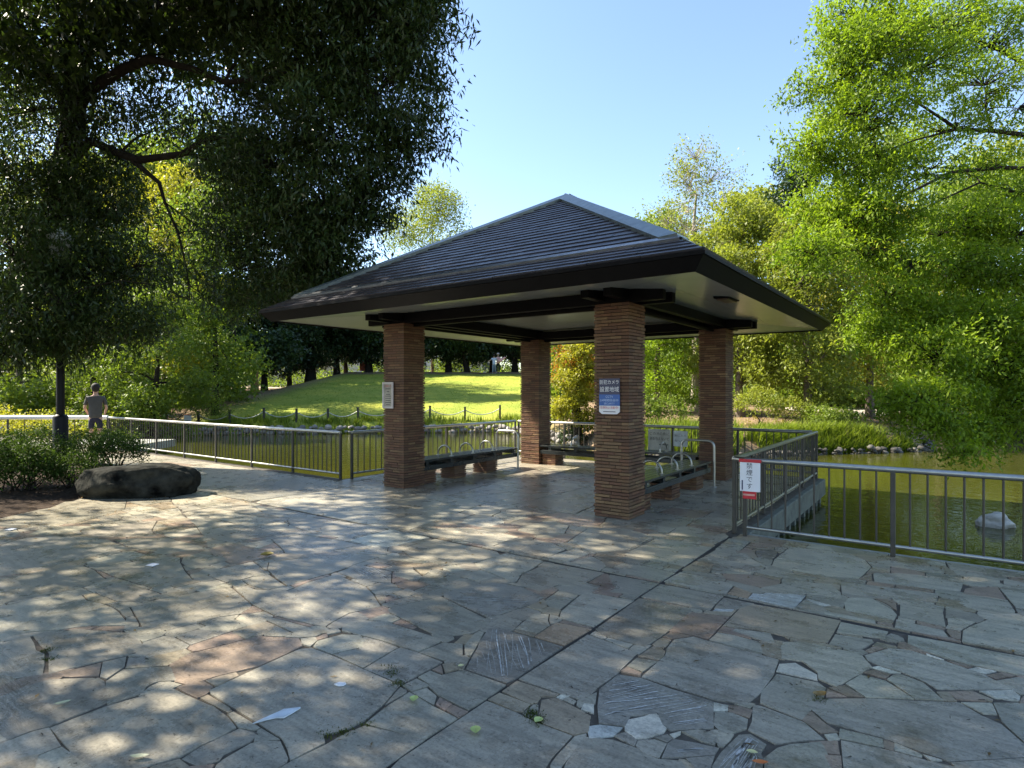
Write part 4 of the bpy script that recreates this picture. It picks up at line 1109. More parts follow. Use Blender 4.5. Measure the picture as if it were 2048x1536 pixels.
# ---- bright broadleaf at the right, boughs reaching in over the pond
R1 = [tp(2230, 900, 13, .187), tp(2225, 600, 13, .173), tp(2215, 300, 12.8, .144), tp(2200, 0, 12.6, .108), tp(2180, -300, 12.4, .072)]
la = [tp(2215, 320, 12.8, .072), tp(2120, 280, 12.2, .061), tp(2048, 270, 11.8, .050), tp(1985, 262, 11.5, .040), tp(1915, 258, 11.2, .032), tp(1850, 215, 11, .022), tp(1790, 180, 10.8, .013)]
lb = [tp(1915, 258, 11.2, .022), tp(1830, 280, 11, .017), tp(1750, 310, 10.8, .013), tp(1690, 345, 10.7, .007)]
lc = [tp(2215, 380, 12.8, .065), tp(2120, 340, 12.2, .050), tp(2000, 335, 11.7, .040), tp(1900, 345, 11.4, .032), tp(1800, 395, 11.1, .022), tp(1690, 455, 10.9, .013), tp(1640, 500, 10.8, .007)]
ld = [tp(2215, 420, 12.8, .058), tp(2090, 400, 12.2, .036), tp(1960, 365, 11.6, .022), tp(1860, 410, 11.3, .014), tp(1800, 440, 11.2, .009)]
le = [tp(2220, 520, 12.9, .072), tp(2130, 560, 12, .050), tp(2048, 690, 11, .032), tp(1960, 740, 10.6, .022), tp(1880, 790, 10.3, .014), tp(1830, 850, 10.2, .009)]
lf = [tp(2222, 600, 12.9, .065), tp(2140, 680, 11.8, .043), tp(2048, 780, 10.8, .029), tp(1990, 850, 10.3, .018), tp(1930, 900, 10.1, .010), tp(1890, 920, 10, .006)]
lg = [tp(2210, 300, 12.7, .072), tp(2110, 160, 12.2, .058), tp(2000, 100, 11.8, .040), tp(1900, 60, 11.5, .025), tp(1790, 40, 11.2, .014)]
q = (1, 1, .5)
_b = blob
def blob(px, py, f, r, nc, q=(1, 1, .8)): return _b(px+NR.normal()*14, py+NR.normal()*14, f+NR.normal()*.5, r*1.35, int(nc*1.15), q)
bl = [blob(1720, 40, 11, .6, 60, q), blob(1800, 30, 11.2, .7, 75, q), blob(1900, 40, 11.5, .8, 90, q), blob(2000, 50, 11.7, .8, 80, q), blob(1690, 140, 10.9, .55, 60, q), blob(1760, 130, 11, .7, 80, q), blob(1850, 150, 11.2, .7, 75, q),
      blob(1650, 220, 10.8, .5, 55, q), blob(1740, 230, 10.9, .65, 75, q), blob(1660, 320, 10.8, .5, 60, q), blob(1750, 330, 10.9, .6, 60, q), blob(1640, 400, 10.9, .5, 60, q), blob(1720, 430, 10.9, .6, 75, q),
      blob(1960, 160, 11.4, .7, 52, q), blob(2040, 200, 11.6, .8, 46, q), blob(1990, 310, 11.5, .55, 30, q), blob(1870, 330, 11.2, .5, 20, q), blob(1650, 490, 10.9, .5, 55, q), blob(1730, 510, 11, .6, 65, q), blob(1820, 500, 11.1, .5, 40, q),
      blob(1610, 280, 10.9, .35, 22, q), blob(1610, 180, 10.9, .3, 16, q), blob(1690, 70, 11, .35, 20, q),
      blob(1960, 470, 11.3, .6, 60, q), blob(2030, 420, 11.4, .6, 50, q), blob(1900, 560, 11.0, .7, 90, q), blob(2010, 560, 11.0, .8, 110, q), blob(1830, 620, 10.9, .6, 80, q), blob(1930, 650, 10.7, .75, 110, q), blob(2030, 660, 10.6, .8, 110, q),
      blob(1790, 690, 10.7, .5, 60, q), blob(1870, 720, 10.5, .6, 80, q), blob(1970, 740, 10.4, .7, 90, q), blob(2050, 760, 10.3, .7, 80, q), blob(1830, 790, 10.3, .45, 50, q), blob(1920, 800, 10.3, .5, 60, q), blob(2000, 820, 10.2, .5, 50, q),
      blob(1860, 845, 10.2, .38, 34, (1, 1, .4)), blob(1930, 862, 10.1, .35, 30, (1, 1, .4)), blob(1915, 900, 10, .18, 14, (1, 1, .5)), blob(1960, 850, 10.1, .35, 30, (1, 1, .5)), blob(1940, 330, 11.8, .5, 16, q), blob(2030, 480, 11.6, .7, 60, q), blob(1880, 430, 11.5, .6, 50, q), blob(1760, 590, 11, .5, 40, q), blob(1800, 420, 11.2, .5, 40, q), blob(1900, 230, 11.6, .6, 40, q)]
blob = _b
tree('broadleaf_tree', 'bright green broadleaf reaching in from the right over the pond', 'tree', PG(2230, 13), [(PG(2235, 13, -.6), .3)]+R1, bl, (.080, .034), 'leaf_lime', 'bark', (la, lb, lc, ld, le, lf, lg), droop=.45, each=38, spread=.16, twig=.75, dens=1.0, long=2.4)
# ---- trees round the pond
def rt(px, f): return (px-1024)/F*f
G_L, G_T, G_R = 'trees left beyond the pond', 'dark trees along the top of the lawn', 'trees on the far right bank'
def PT(name, label, px, f, top_py, wpx, lm, group, **kw):
    r = rt(px, f); h = 1.6-(top_py-HOR)/F*f-gz(r, f); cr = wpx/2/F*f; kw['ncl'] = int(kw.get('ncl', 60)*1.6); kw['tri'] = f > 28
    return plain_tree(name, label, 'tree', r, f, h, cr, h, lm, kw.pop('leaf', (.16, .075)), group=group, **kw)
PT('leafy_tree', 'olive leaved tree at the far left behind the footbridge', 40, 30, 330, 360, 'leaf_olive', G_L, seed=1, ncl=70, low=.12)
PT('leafy_tree', 'mid green tree behind the person at the left railing', 190, 27, 430, 320, 'leaf_mid', G_L, seed=2, ncl=65, low=.14, bm='bark')
PT('leafy_tree', 'yellow green tree coloured as if sunlit, showing through under the dark boughs', 330, 34, 330, 280, 'leaf_yellow', G_L, seed=3, ncl=80, low=.2)  # brighter yellow leaf colour stands in for sun that misses this tree
PT('leafy_tree', 'drooping green tree left of the lawn by the water', 300, 25, 560, 250, 'leaf_mid', G_L, seed=4, ncl=60, low=.08, bm='bark', lean=(.8, -.4))
PT('leafy_tree', 'darker green tree leaning over the left edge of the lawn', 430, 30, 360, 270, 'leaf_mid', G_L, seed=5, ncl=75, low=.22, bm='bark')
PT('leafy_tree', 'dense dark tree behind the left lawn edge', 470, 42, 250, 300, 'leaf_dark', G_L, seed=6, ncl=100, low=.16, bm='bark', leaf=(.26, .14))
PT('leafy_tree', 'tall backdrop tree at the far left edge', 110, 42, 180, 460, 'leaf_olive', G_L, seed=7, ncl=80, low=.15, bm='bark', leaf=(.2, .1))
PT('leafy_tree', 'tall backdrop tree rising behind the yellow green one', 380, 48, 240, 360, 'leaf_mid', G_L, seed=8, ncl=100, low=.16, bm='bark', leaf=(.28, .15))
for k, (px, f, top, w, lab) in enumerate(((300, 43, 300, 330, 'tall shady tree left of the lawn, nearest of the three big ones'), (200, 49, 310, 330, 'tall shady tree left of the lawn, middle of the three big ones'), (330, 54, 330, 330, 'tall shady tree left of the lawn, farthest of the three big ones'))):
    PT('leafy_tree', lab, px, f, top, w, 'leaf_mid', G_L, seed=80+k, ncl=100, low=.2, bm='bark', leaf=(.30, .17), nblob=12)
PT('leafy_tree', 'backdrop tree at left between the lamp post and the person', 250, 40, 300, 280, 'leaf_olive', G_L, seed=9, ncl=80, low=.12, bm='bark', leaf=(.18, .09))
PT('leafy_tree', 'yellow green tree whose top shows left of the roof ridge', 865, 64, 372, 240, 'leaf_olive', G_T, seed=10, ncl=110, low=.3, nblob=12, leaf=(.2, .1))
for k, (px, f, top, w, tr, lab) in enumerate(((529, 55, 560, 150, .28, 'first dark tree of the row, at its left end'), (579, 57, 540, 150, .22, 'slim dark trunk left of the thickest one on the lawn top'), (621, 56, 520, 190, .46, 'thickest dark trunk of the row, flared at its foot'),
        (674, 58, 540, 150, .30, 'dark tree right of the thickest trunk'), (692, 60, 550, 130, .2, 'slim dark tree between two stouter trunks'), (738, 57, 560, 170, .32, 'dark tree of the row just left of the left front pillar'),
        (800, 58, 540, 190, .3, 'dark tree of the row hidden behind the left front pillar'), (897, 58, 560, 200, .3, 'dark tree of the row just right of the left front pillar'), (935, 57, 570, 150, .26, 'leaning dark tree of the row left of the two people'),
        (985, 60, 560, 190, .3, 'dark tree directly behind the two people'), (1030, 58, 560, 180, .3, 'dark tree of the row by the left rear pillar'))):
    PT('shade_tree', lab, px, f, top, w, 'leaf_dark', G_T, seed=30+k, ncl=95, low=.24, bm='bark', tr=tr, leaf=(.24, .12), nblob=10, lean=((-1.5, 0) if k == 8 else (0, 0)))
PT('maple', 'lime green maple seen between the rear and the front pillar', 1152, 21.4, 668, 135, 'leaf_yellow', 'maples behind the rear railing', seed=50, ncl=65, low=.3, leaf=(.1, .06), bm='bark', lean=(.2, 0))
PT('maple', 'rust red maple beside the lime green one', 1150, 22.8, 622, 185, 'leaf_red', 'maples behind the rear railing', seed=51, ncl=30, low=.42, leaf=(.1, .06), bm='bark', nblob=7)
PT('slender_tree', 'airy pale barked tree rising into the sky right of the roof', 1392, 27, 290, 250, 'leaf_olive', G_R, seed=52, ncl=42, low=.42, leaf=(.13, .06), bm='bark_pale', tr=.22, nblob=16, each=7, twig=.8, spread=.3)
PT('leafy_tree', 'lime tree with slanting grey limbs behind the right rear pillar', 1480, 24, 400, 250, 'leaf_olive', G_R, seed=53, ncl=85, low=.22, leaf=(.15, .075), nblob=12)
PT('leafy_tree', 'bushy tree seen between the front and the right rear pillar', 1315, 26, 590, 190, 'leaf_lime', G_R, seed=54, ncl=70, low=.12, leaf=(.13, .06))
PT('leafy_tree', 'fresh green tree just right of the roof corner', 1620, 22, 420, 270, 'leaf_olive', G_R, seed=55, ncl=90, low=.2, leaf=(.145, .07), nblob=12, lean=(-.3, 0))
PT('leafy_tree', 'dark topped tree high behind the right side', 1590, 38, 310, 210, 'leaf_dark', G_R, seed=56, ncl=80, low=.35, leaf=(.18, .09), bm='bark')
PT('leafy_tree', 'yellowish tree behind the island, hung with young leaves', 1740, 25, 420, 280, 'leaf_yellow', G_R, seed=57, ncl=80, low=.25, leaf=(.15, .075), nblob=11)
PT('leafy_tree', 'green tree behind the lowest boughs at the right', 1880, 29, 360, 320, 'leaf_mid', G_R, seed=58, ncl=80, low=.2, leaf=(.14, .07))
PT('leafy_tree', 'deep green tree at the far right edge of the water', 2030, 31, 330, 340, 'leaf_mid', G_R, seed=59, ncl=80, low=.16, leaf=(.15, .07), bm='bark')
PT('leafy_tree', 'backdrop tree behind the airy pale barked one', 1330, 45, 430, 260, 'leaf_mid', G_R, seed=60, ncl=90, low=.2, leaf=(.26, .14), bm='bark')
PT('leafy_tree', 'backdrop tree between roof corner and the dark topped tree', 1500, 46, 385, 280, 'leaf_olive', G_R, seed=61, ncl=90, low=.2, leaf=(.26, .14), bm='bark')
PT('leafy_tree', 'backdrop tree behind the bright boughs at the right', 1760, 44, 250, 360, 'leaf_mid', G_R, seed=62, ncl=90, low=.15, leaf=(.26, .14), bm='bark')
PT('leafy_tree', 'backdrop tree at the far right edge of the view', 1990, 46, 280, 400, 'leaf_olive', G_R, seed=63, ncl=90, low=.12, leaf=(.26, .14), bm='bark')
PT('leafy_tree', 'backdrop tree behind the rear pillar', 1190, 44, 600, 240, 'leaf_mid', G_R, seed=64, ncl=80, low=.2, leaf=(.2, .1), bm='bark')
# far wood that closes the horizon
cc = []
for a in np.arange(-75, 76, 1.15):
    d = 88+NR.uniform(-6, 8); r = d*math.sin(math.radians(a)); f = d*math.cos(math.radians(a)); hh = NR.uniform(6, 10)
    n = 60; cc.append(np.stack([r+NR.normal(size=n)*1.6, f+NR.normal(size=n)*1.6, gz(r, f)+NR.uniform(.3, 1, n)**.7*hh], -1))
cc = np.concatenate(cc); cw = np.stack([cc[:, 0]*CS-cc[:, 1]*SN, cc[:, 0]*SN+cc[:, 1]*CS, cc[:, 2]], -1)
keepm = ~((cc[:, 0] > -34) & (cc[:, 0] < -13) & (cc[:, 2] < 8) & (NR.uniform(0, 1, len(cc)) < .8))
d = cluster_leaves(cw[keepm], 12, .9, .75, .42, .2)
tag(link('far_wood', leaf_mesh('far_wood', *d, True), None, M['leaf_mid']), 'distant wood closing the view all round', kind='stuff')
cc = []
def band(px0, px1, f0, f1, h0, h1, n):
    for k in range(n):
        px = NR.uniform(px0, px1); f = NR.uniform(f0, f1); r = rt(px, f); hh = NR.uniform(h0, h1); m_ = 16
        a = np.stack([r+NR.normal(size=m_)*.7, f+NR.normal(size=m_)*.6, gz(r, f)+NR.uniform(.05, 1, m_)*hh], -1)
        cc.append(np.stack([a[:, 0]*CS-a[:, 1]*SN, a[:, 0]*SN+a[:, 1]*CS, a[:, 2]], -1))
band(-150, 480, 33, 44, 1.5, 4.5, 260); band(1090, 2250, 33, 44, 1.2, 4.0, 330); band(-150, 300, 27, 31, .8, 2.2, 60); band(1500, 2250, 29.8, 33, .8, 2.0, 110); band(380, 1120, 61, 72, .6, 2.6, 70)
tag(link('undergrowth', leaf_mesh('undergrowth', *cluster_leaves(np.concatenate(cc), 12, .3, .2, .12, .2), True), None, M['leaf_mid']), 'mixed undergrowth below the trees round the pond', kind='stuff')
# ---- shrubs
def shrub(name, label, cat, r, f, blobs, lm, leaf, group=None, each=14, spread=.09, stems=7, z0=None, droop=0):
    base = ground(r, f); 
    if z0 is not None: base.z = z0
    root = thing(name, label, cat, tuple(base), 0, group); mb = MB(); cents = []; tints = []
    for (dr, df, z, rx, rz, nc) in blobs:
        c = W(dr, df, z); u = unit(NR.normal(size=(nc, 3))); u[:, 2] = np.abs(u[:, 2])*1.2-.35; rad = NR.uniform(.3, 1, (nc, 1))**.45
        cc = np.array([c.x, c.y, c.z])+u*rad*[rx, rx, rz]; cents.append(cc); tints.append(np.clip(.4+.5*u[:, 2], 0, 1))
        for s in range(stems):
            q = Vector(cc[NR.randint(nc)])-Vector((0, 0, .02)); mb.tube(curve((c.x*.7+NR.normal()*.1*rx, c.y*.7+NR.normal()*.1*rx, 0), q, .1, 4), [.012, .01, .008, .006, .004], 5, False)
    mb.build('stem', M['bark'], root)
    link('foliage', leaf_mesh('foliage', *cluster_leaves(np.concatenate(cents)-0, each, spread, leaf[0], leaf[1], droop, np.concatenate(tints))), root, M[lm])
    return root
def sh(label, px, f, blobs, lm='leaf_shrub', leaf=(.045, .022), name='azalea_shrub', cat='shrub', group='shrubs in the planting bed', z0=-.0, **kw):
    r = rt(px, f); return shrub(name, label, cat, r, f, blobs, lm, leaf, group, z0=z0, **kw)
sh('rounded azalea at the foot of the black lamp post, right behind the boulder', 215, 11.2, [(-.35, 0, .45, .55, .42, 170), (.25, -.1, .40, .5, .38, 150), (.0, .3, .5, .55, .38, 150)])
sh('azalea behind and left of the lamp post base', 130, 12.6, [(-.4, 0, .5, .7, .45, 160), (.5, .2, .45, .6, .4, 140)])
sh('large dark azalea mound at the left edge of the picture', 20, 9.3, [(-.5, 0, .55, .75, .5, 260), (.25, -.1, .45, .6, .45, 220), (-.1, .5, .6, .7, .45, 200)])
sh('low azalea spreading towards the paving at the left', 85, 9.2, [(-.2, -.15, .38, .6, .4, 230), (.35, .3, .32, .45, .33, 160)])
sh('azalea mound at the far left nearest the photographer', -70, 8.8, [(0, 0, .5, .8, .5, 220), (.6, .2, .4, .6, .4, 180)])
sh('sunlit feathery bush behind the footbridge at the left edge', 55, 22, [(-1.6, 0, 1.0, 1.5, 1.3, 170), (.4, 0, .9, 1.5, 1.2, 170)], 'leaf_yellow', (.10, .05), 'leafy_shrub', group='bushes beyond the left bank', spread=.2, z0=None)
sh('pale green bush behind the person at the railing', 170, 24.5, [(-1, 0, .9, 1.3, 1.1, 140), (.9, 0, .8, 1.2, 1.0, 130)], 'leaf_olive', (.10, .05), 'leafy_shrub', group='bushes beyond the left bank', spread=.2, z0=None)
sh('dark leafy bush hanging to the water left of the lawn', 330, 26.8, [(-1.4, 0, 1.1, 1.3, 1.1, 120), (.4, .2, 1.0, 1.4, 1.2, 140), (1.7, .6, .7, 1.0, .9, 90)], 'leaf_mid', (.11, .05), 'leafy_shrub', group='bushes beyond the left bank', spread=.2, z0=None)
sh('dark glossy bush just behind the rear railing', 1150, 21.8, [(0, 0, .45, .6, .55, 110)], 'leaf_dark', (.09, .045), 'leafy_shrub', group='bushes on the far right bank', spread=.12, z0=None)
sh('yellow green bush behind the rear railing by the maple', 1110, 25.6, [(-.3, 0, .5, .8, .6, 110), (.6, 0, .5, .8, .55, 110)], 'leaf_lime', (.09, .045), 'leafy_shrub', group='bushes on the far right bank', spread=.14, z0=None)
sh('feathery fern like bush between the front and the right rear pillar', 1300, 20.2, [(-.4, 0, .8, .9, .8, 130), (.6, .2, .7, .8, .7, 110)], 'leaf_mid', (.11, .04), 'leafy_shrub', group='bushes on the far right bank', spread=.16, z0=None)
sh('green bush right of the right rear pillar above the bank', 1545, 21.5, [(-.6, 0, .8, 1.0, .8, 140), (.7, 0, .6, .8, .6, 110)], 'leaf_olive', (.10, .045), 'leafy_shrub', group='bushes on the far right bank', spread=.15, z0=None)
sh('dark leaved bush on the leaf strewn slope of the island', 1665, 20.6, [(-.4, 0, .5, .7, .5, 120), (.5, .1, .45, .6, .45, 100)], 'leaf_mid', (.10, .04), 'leafy_shrub', group='bushes on the far right bank', spread=.14, z0=None)
sh('rounded bush at the right end of the island', 1800, 22.5, [(0, 0, .5, .9, .55, 140), (.9, .3, .5, .7, .5, 90)], 'leaf_mid', (.10, .045), 'leafy_shrub', group='bushes on the far right bank', spread=.14, z0=None)
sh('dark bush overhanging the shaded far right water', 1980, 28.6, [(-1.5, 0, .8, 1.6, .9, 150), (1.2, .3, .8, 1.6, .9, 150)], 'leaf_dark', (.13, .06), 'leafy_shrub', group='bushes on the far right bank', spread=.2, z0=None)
mo = []
for px, py, k in ((797, 1367, 40), (785, 1346, 26), (778, 1336, 14), (1062, 1428, 46), (1075, 1440, 30), (690, 1463, 26), (650, 1470, 14), (95, 1300, 22), (100, 1318, 18), (1640, 1400, 12), (735, 1447, 16)):
    f = 1.6*F/(py-HOR); r = rt(px, f)
    for _ in range(k*4): w = W(r+NR.normal()*.022, f+NR.normal()*.022, -.004); mo.append(tuple(w))
MOSS = mo
ll = []
while len(ll) < 420:
    k = len(ll)
    if k < 230: x = NR.uniform(-10.4, -8.2)+abs(NR.normal())*.3; y = NR.uniform(1.2, 4.8)
    elif k < 320: x = NR.uniform(-1.7, 4); y = 6.75-abs(NR.normal())*.12
    else: rr, ff = NR.uniform(-4, 4), NR.uniform(2.6, 7.5); w = W(rr, ff); x, y = w.x, w.y
    ll.append((x, y, .006 if x > -9.3 else .03))
ll = np.array(ll); k = len(ll); a = NR.uniform(0, 6.3, k)
tag(link('leaf_litter', leaf_mesh('leaf_litter', ll, np.stack([np.cos(a), np.sin(a), NR.uniform(0, .3, k)], -1), unit(NR.normal(size=(k, 3))*.25+[0, 0, 1]), NR.uniform(.02, .055, k), NR.uniform(.008, .022, k), NR.uniform(0, 1, k)), None, M['litter_leaf']), 'small brown fallen leaves gathered along the edges of the paving', kind='stuff')
# ---- grasses at the water's edge and on the lawn
def blades(name, label, pts, hmin, hmax, lm, lean=.5, w=.012):
    n = len(pts); P = np.asarray(pts, float); a = NR.uniform(0, 2*math.pi, n); h = NR.uniform(hmin, hmax, n)
    d = np.stack([np.cos(a), np.sin(a), np.zeros(n)], -1); s = np.stack([-np.sin(a), np.cos(a), np.zeros(n)], -1); le = (NR.uniform(.2, 1, n)*lean*h)[:, None]
    wv = (w*(.6+NR.uniform(0, .8, n)))[:, None]; z = np.array([0, 0, 1.0])
    m1 = P+d*le*.3+z*h[:, None]*.6; t = P+d*le+z*h[:, None]*.92
    v = np.stack([P-s*wv, P+s*wv, m1+s*wv*.8, m1-s*wv*.8, t], 1).reshape(-1, 3); i = np.arange(n)*5
    f = np.stack([i, i+1, i+2, i+3], -1); f2 = np.stack([i+3, i+2, i+4, i+4], -1)
    me = npmesh(name, v, np.concatenate([f]), 4, False, np.tile(NR.uniform(0, 1, n), 1)) if False else None
    tri = np.concatenate([np.stack([i, i+1, i+2], -1), np.stack([i, i+2, i+3], -1), np.stack([i+3, i+2, i+4], -1)])
    r = NR.uniform(0, 1, n); me = npmesh(name, v, tri, 3, False, np.concatenate([r, r, r]))
    return tag(link(name, me, None, M[lm]), label, kind='stuff')
def spots(n, px0, px1, f0, f1, clump=0):
    o = []
    while len(o) < n:
        px = NR.uniform(px0, px1); f = f0+(f1-f0)*NR.uniform()
        r = rt(px, f); X, Y = r*CS-f*SN, r*SN+f*CS
        k = max(1, clump)
        if pond_sd(np.array([X]), np.array([Y]))[0] > .02: continue
        for _ in range(k):
            rr, ff = r+NR.normal()*.09, f+NR.normal()*.09; z = gz(rr, ff)
            if z > WATER-.15: o.append(tuple(W(rr, ff, z-.02)))
    return o
blades('moss', 'tiny moss tufts in the paving joints', MOSS, .006, .016, 'moss', 1.2, .0022)
blades('bank_grass', 'arching yellow green grass along the island edge', spots(7000, 1500, 1865, 18.2, 19.8, 26), .30, .62, 'grass', .9, .010)
blades('bank_reed', 'upright green reeds at the bank behind the rear railing', spots(3600, 1185, 1480, 17.4, 19.4, 18), .35, .8, 'grass', .5, .012)
blades('lawn_edge_grass', 'longer grass along the foot of the lawn', spots(5000, 420, 1100, 27.4, 29.0, 14), .12, .38, 'grass', .6, .014)
blades('lawn_grass', 'short mown grass of the sloping lawn', spots(16000, 380, 1130, 28.5, 54, 1), .03, .075, 'grass', .7, .016)
blades('dry_litter', 'dry stalks and leaf litter on the brown slope', spots(3500, 1480, 2048, 20.5, 27, 3), .03, .12, 'straw', 1.6, .02)
# ================================================================ ROCKS, EDGING, FURNITURE
def rock_mesh(name, sx, sy, sz, seed, sub=3, rough=.18, flat=.0):
    R_ = random.Random(seed); bm = bmesh.new(); bmesh.ops.create_icosphere(bm, subdivisions=sub, radius=1)
    cuts = [(Vector((R_.gauss(0, 1), R_.gauss(0, 1), R_.gauss(0, .7))).normalized(), R_.uniform(.62, .92)) for _ in range(9)]
    from mathutils import noise as nz
    for v in bm.verts:
        c = v.co.copy()
        for d, l in cuts:
            k = c.dot(d)
            if k > l: c -= d*(k-l)*.85
        c *= 1+rough*nz.fractal(v.co*1.3+Vector((seed*3.1, 0, 0)), 1.0, 2.0, 4)
        if flat and c.z > flat: c.z = flat+(c.z-flat)*.25
        v.co = Vector((c.x*sx, c.y*sy, c.z*sz))
    me = bpy.data.meshes.new(name); bm.to_mesh(me); bm.free()
    me.polygons.foreach_set('use_smooth', [True]*len(me.polygons)); return me
bo = link('boulder', rock_mesh('boulder', .86, .50, .46, 4, 5, .17, .45), None, M['boulder'])
p0 = PX(277, 960, 9.1); bo.location = (p0.x, p0.y, .20); bo.rotation_euler = (0, 0, YAW+.10)
tag(bo, 'long dark boulder lying on the paving in front of the azaleas', 'boulder')
ro = link('pond_rock', rock_mesh('pond_rock', .25, .19, .16, 15, 4, .3), None, simple('pale_rock', (.42, .40, .35), .85, 0, .3, 9, .02, .2))
p0 = W(rt(1995, 8.75), 8.75); ro.location = (p0.x, p0.y, WATER+.04); ro.rotation_euler = (0, 0, .4)
tag(ro, 'pale rock sticking out of the water beyond the right railing', 'rock')
for k, (px, f, s, lab) in enumerate(((1915, 26.6, .8, 'dark shore rock left of the other rocks in the shade at right'), (1965, 26.8, .6, 'low dark shore rock between two larger ones at right'), (2035, 25.6, .9, 'big dark rock at the right edge by the shaded water'), (2085, 26.5, 1.0, 'dark rock just outside the right edge of the view'))):
    o = link('shore_rock', rock_mesh('shore_rock', s*.9, s*.7, s*.6, 20+k, 3, .25), None, M['boulder']); o.location = W(rt(px, f), f, WATER+.15*s); tag(o, lab, 'rock', 'rocks on the shaded far right shore')
# stone edging round the far bank: one low wall, each stone a part
def edging(label, pts, size, n_mesh=6, z=WATER+.1, seed=3, tint=(.42, .40, .37), n_max=290):
    R_ = random.Random(seed); t = thing('stone_edging', label, 'stone edging', tuple(pts[0]), 0, 'stone edging round the pond'); o = Vector(pts[0]); o.z = 0; t.location.z = 0
    ms = []
    for k in range(n_mesh):
        me = rock_mesh('stone', 1, .7, .62, 50+k+seed*10, 2, .2); set_tint(me, [vary(tint, .25)]*len(me.polygons)); ms.append(me)
    cnt = 0
    for a, b in zip(pts, pts[1:]):
        a, b = Vector(a), Vector(b); L = (b-a).length; u = 0
        while u < L:
            s = size*R_.uniform(.6, 1.5)
            for row in range(2):
                if cnt >= n_max: break
                q = a.lerp(b, min(1, u/L)); so = link('stone', R_.choice(ms), t, M['rubble'])
                so.location = Vector((q.x+R_.gauss(0, .05), q.y+R_.gauss(0, .05), z+row*size*.75+R_.gauss(0, .03)))-o
                so.rotation_euler = (R_.gauss(0, .2), R_.gauss(0, .2), R_.uniform(0, 6)); so.scale = (s*.62, s*.62, s*.6); cnt += 1
            u += s*1.05
    return t
bank = [wpt(300, 25.6), wpt(420, 26.6), wpt(560, 27.2), wpt(700, 27.5), wpt(860, 28.0), wpt(1000, 28.2), wpt(1090, 25.0), wpt(1150, 21.2)]
edging('pale rubble stone edging along the foot of the lawn', bank, .25, z=WATER+.09, tint=(.30, .285, .26))
isl = [wpt(1220, 19.0), wpt(1320, 17.6), wpt(1420, 17.2), wpt(1520, 17.6), wpt(1640, 18.5), wpt(1750, 18.9), wpt(1840, 19.4), wpt(1872, 20.6), wpt(1830, 23.5)]
edging('low grey stone edging round the grassy island at right', isl, .16, z=WATER-.01, seed=5, tint=(.085, .082, .075))
edging('stone edging along the left bank below the bushes', [W(-27, 24.5), wpt(150, 25.0), wpt(300, 25.6)], .4, seed=7, tint=(.3, .3, .28))
# chain fence in front of the lawn
cf = thing('chain_fence', 'low post and chain fence along the pond side of the lawn', 'chain fence', (0, 0, 0))
pp = [PG(px, f, 0) for px, f in ((263, 26.4), (333, 26.9), (397, 27.4), (459, 27.8), (528, 28.1), (593, 28.3), (656, 28.4), (716, 28.5), (790, 28.7), (860, 28.9), (930, 29.0), (1000, 29.0))]
M['post_dark'] = simple('post_dark', (.04, .04, .038), .6)
M['chain'] = simple('chain_pale', (.5, .5, .46), .4, .4)
pm = MB().box((-.045, -.045, -.2), (.045, .045, .62), .008).box((-.055, -.055, .621), (.055, .055, .66), .008).mesh('post'); pm.materials.append(M['post_dark'])
for q in pp: o = link('post', pm, cf); o.location = q; o.rotation_euler = (0, 0, YAW)
for a, b in zip(pp, pp[1:]):
    z = Vector((0, 0, .50)); MB().tube([(a+z).lerp(b+z, t)-Vector((0, 0, .26*4*t*(1-t))) for t in np.linspace(0, 1, 13)], .022, 6).build('chain', M['chain'], cf)
# lamp post
lb_ = W(rt(121, 11.8), 11.8)
t = thing('lamp_post', 'black lamp post with a thicker base standing in the azaleas', 'lamp post', (lb_.x, lb_.y, 0))
MB().lathe([(.15, -.05), (.15, .02), (.132, .05), (.128, 1.06), (.118, 1.09), (.075, 1.12)], n=20).build('base', M['lamp'], t)
MB().lathe([(.072, 1.10), (.070, 2.6), (.062, 4.1), (.05, 4.15)], n=16).build('pole', M['lamp'], t)
MB().lathe([(.05, 4.15), (.14, 4.2), (.22, 4.6), (.23, 4.62), (.10, 4.72), (.02, 4.8)], n=20).build('lantern', simple('opal_glass', (.6, .6, .56), .3), t)
# little notice post on the far lawn, dark board between the pillars
q = PG(1139, 30); t = thing('notice_post', 'small dark notice board on a post at the lawn edge behind the maple', 'sign', tuple(q), YAW)
MB().box((-.03, -.03, -.1), (.03, .03, 1.25)).build('post', M['post_dark'], t)
MB().box((.03, -.02, .42), (.32, .02, .85), .006).build('board', simple('brown_board', (.08, .065, .04), .6), t)
q = PG(376, 26.7); t = thing('notice_post', 'small white notice with a red rim on the bank by the chain fence', 'sign', tuple(q), YAW)
MB().box((-.02, -.02, -.1), (.02, .02, .3)).build('post', M['post_dark'], t)
MB().box((-.16, -.03, .3), (.16, -.01, .62), .004).build('board', M['white'], t)
MB().box((-.16, -.032, .585), (.16, -.0305, .62)).build('rim', M['red'], t)
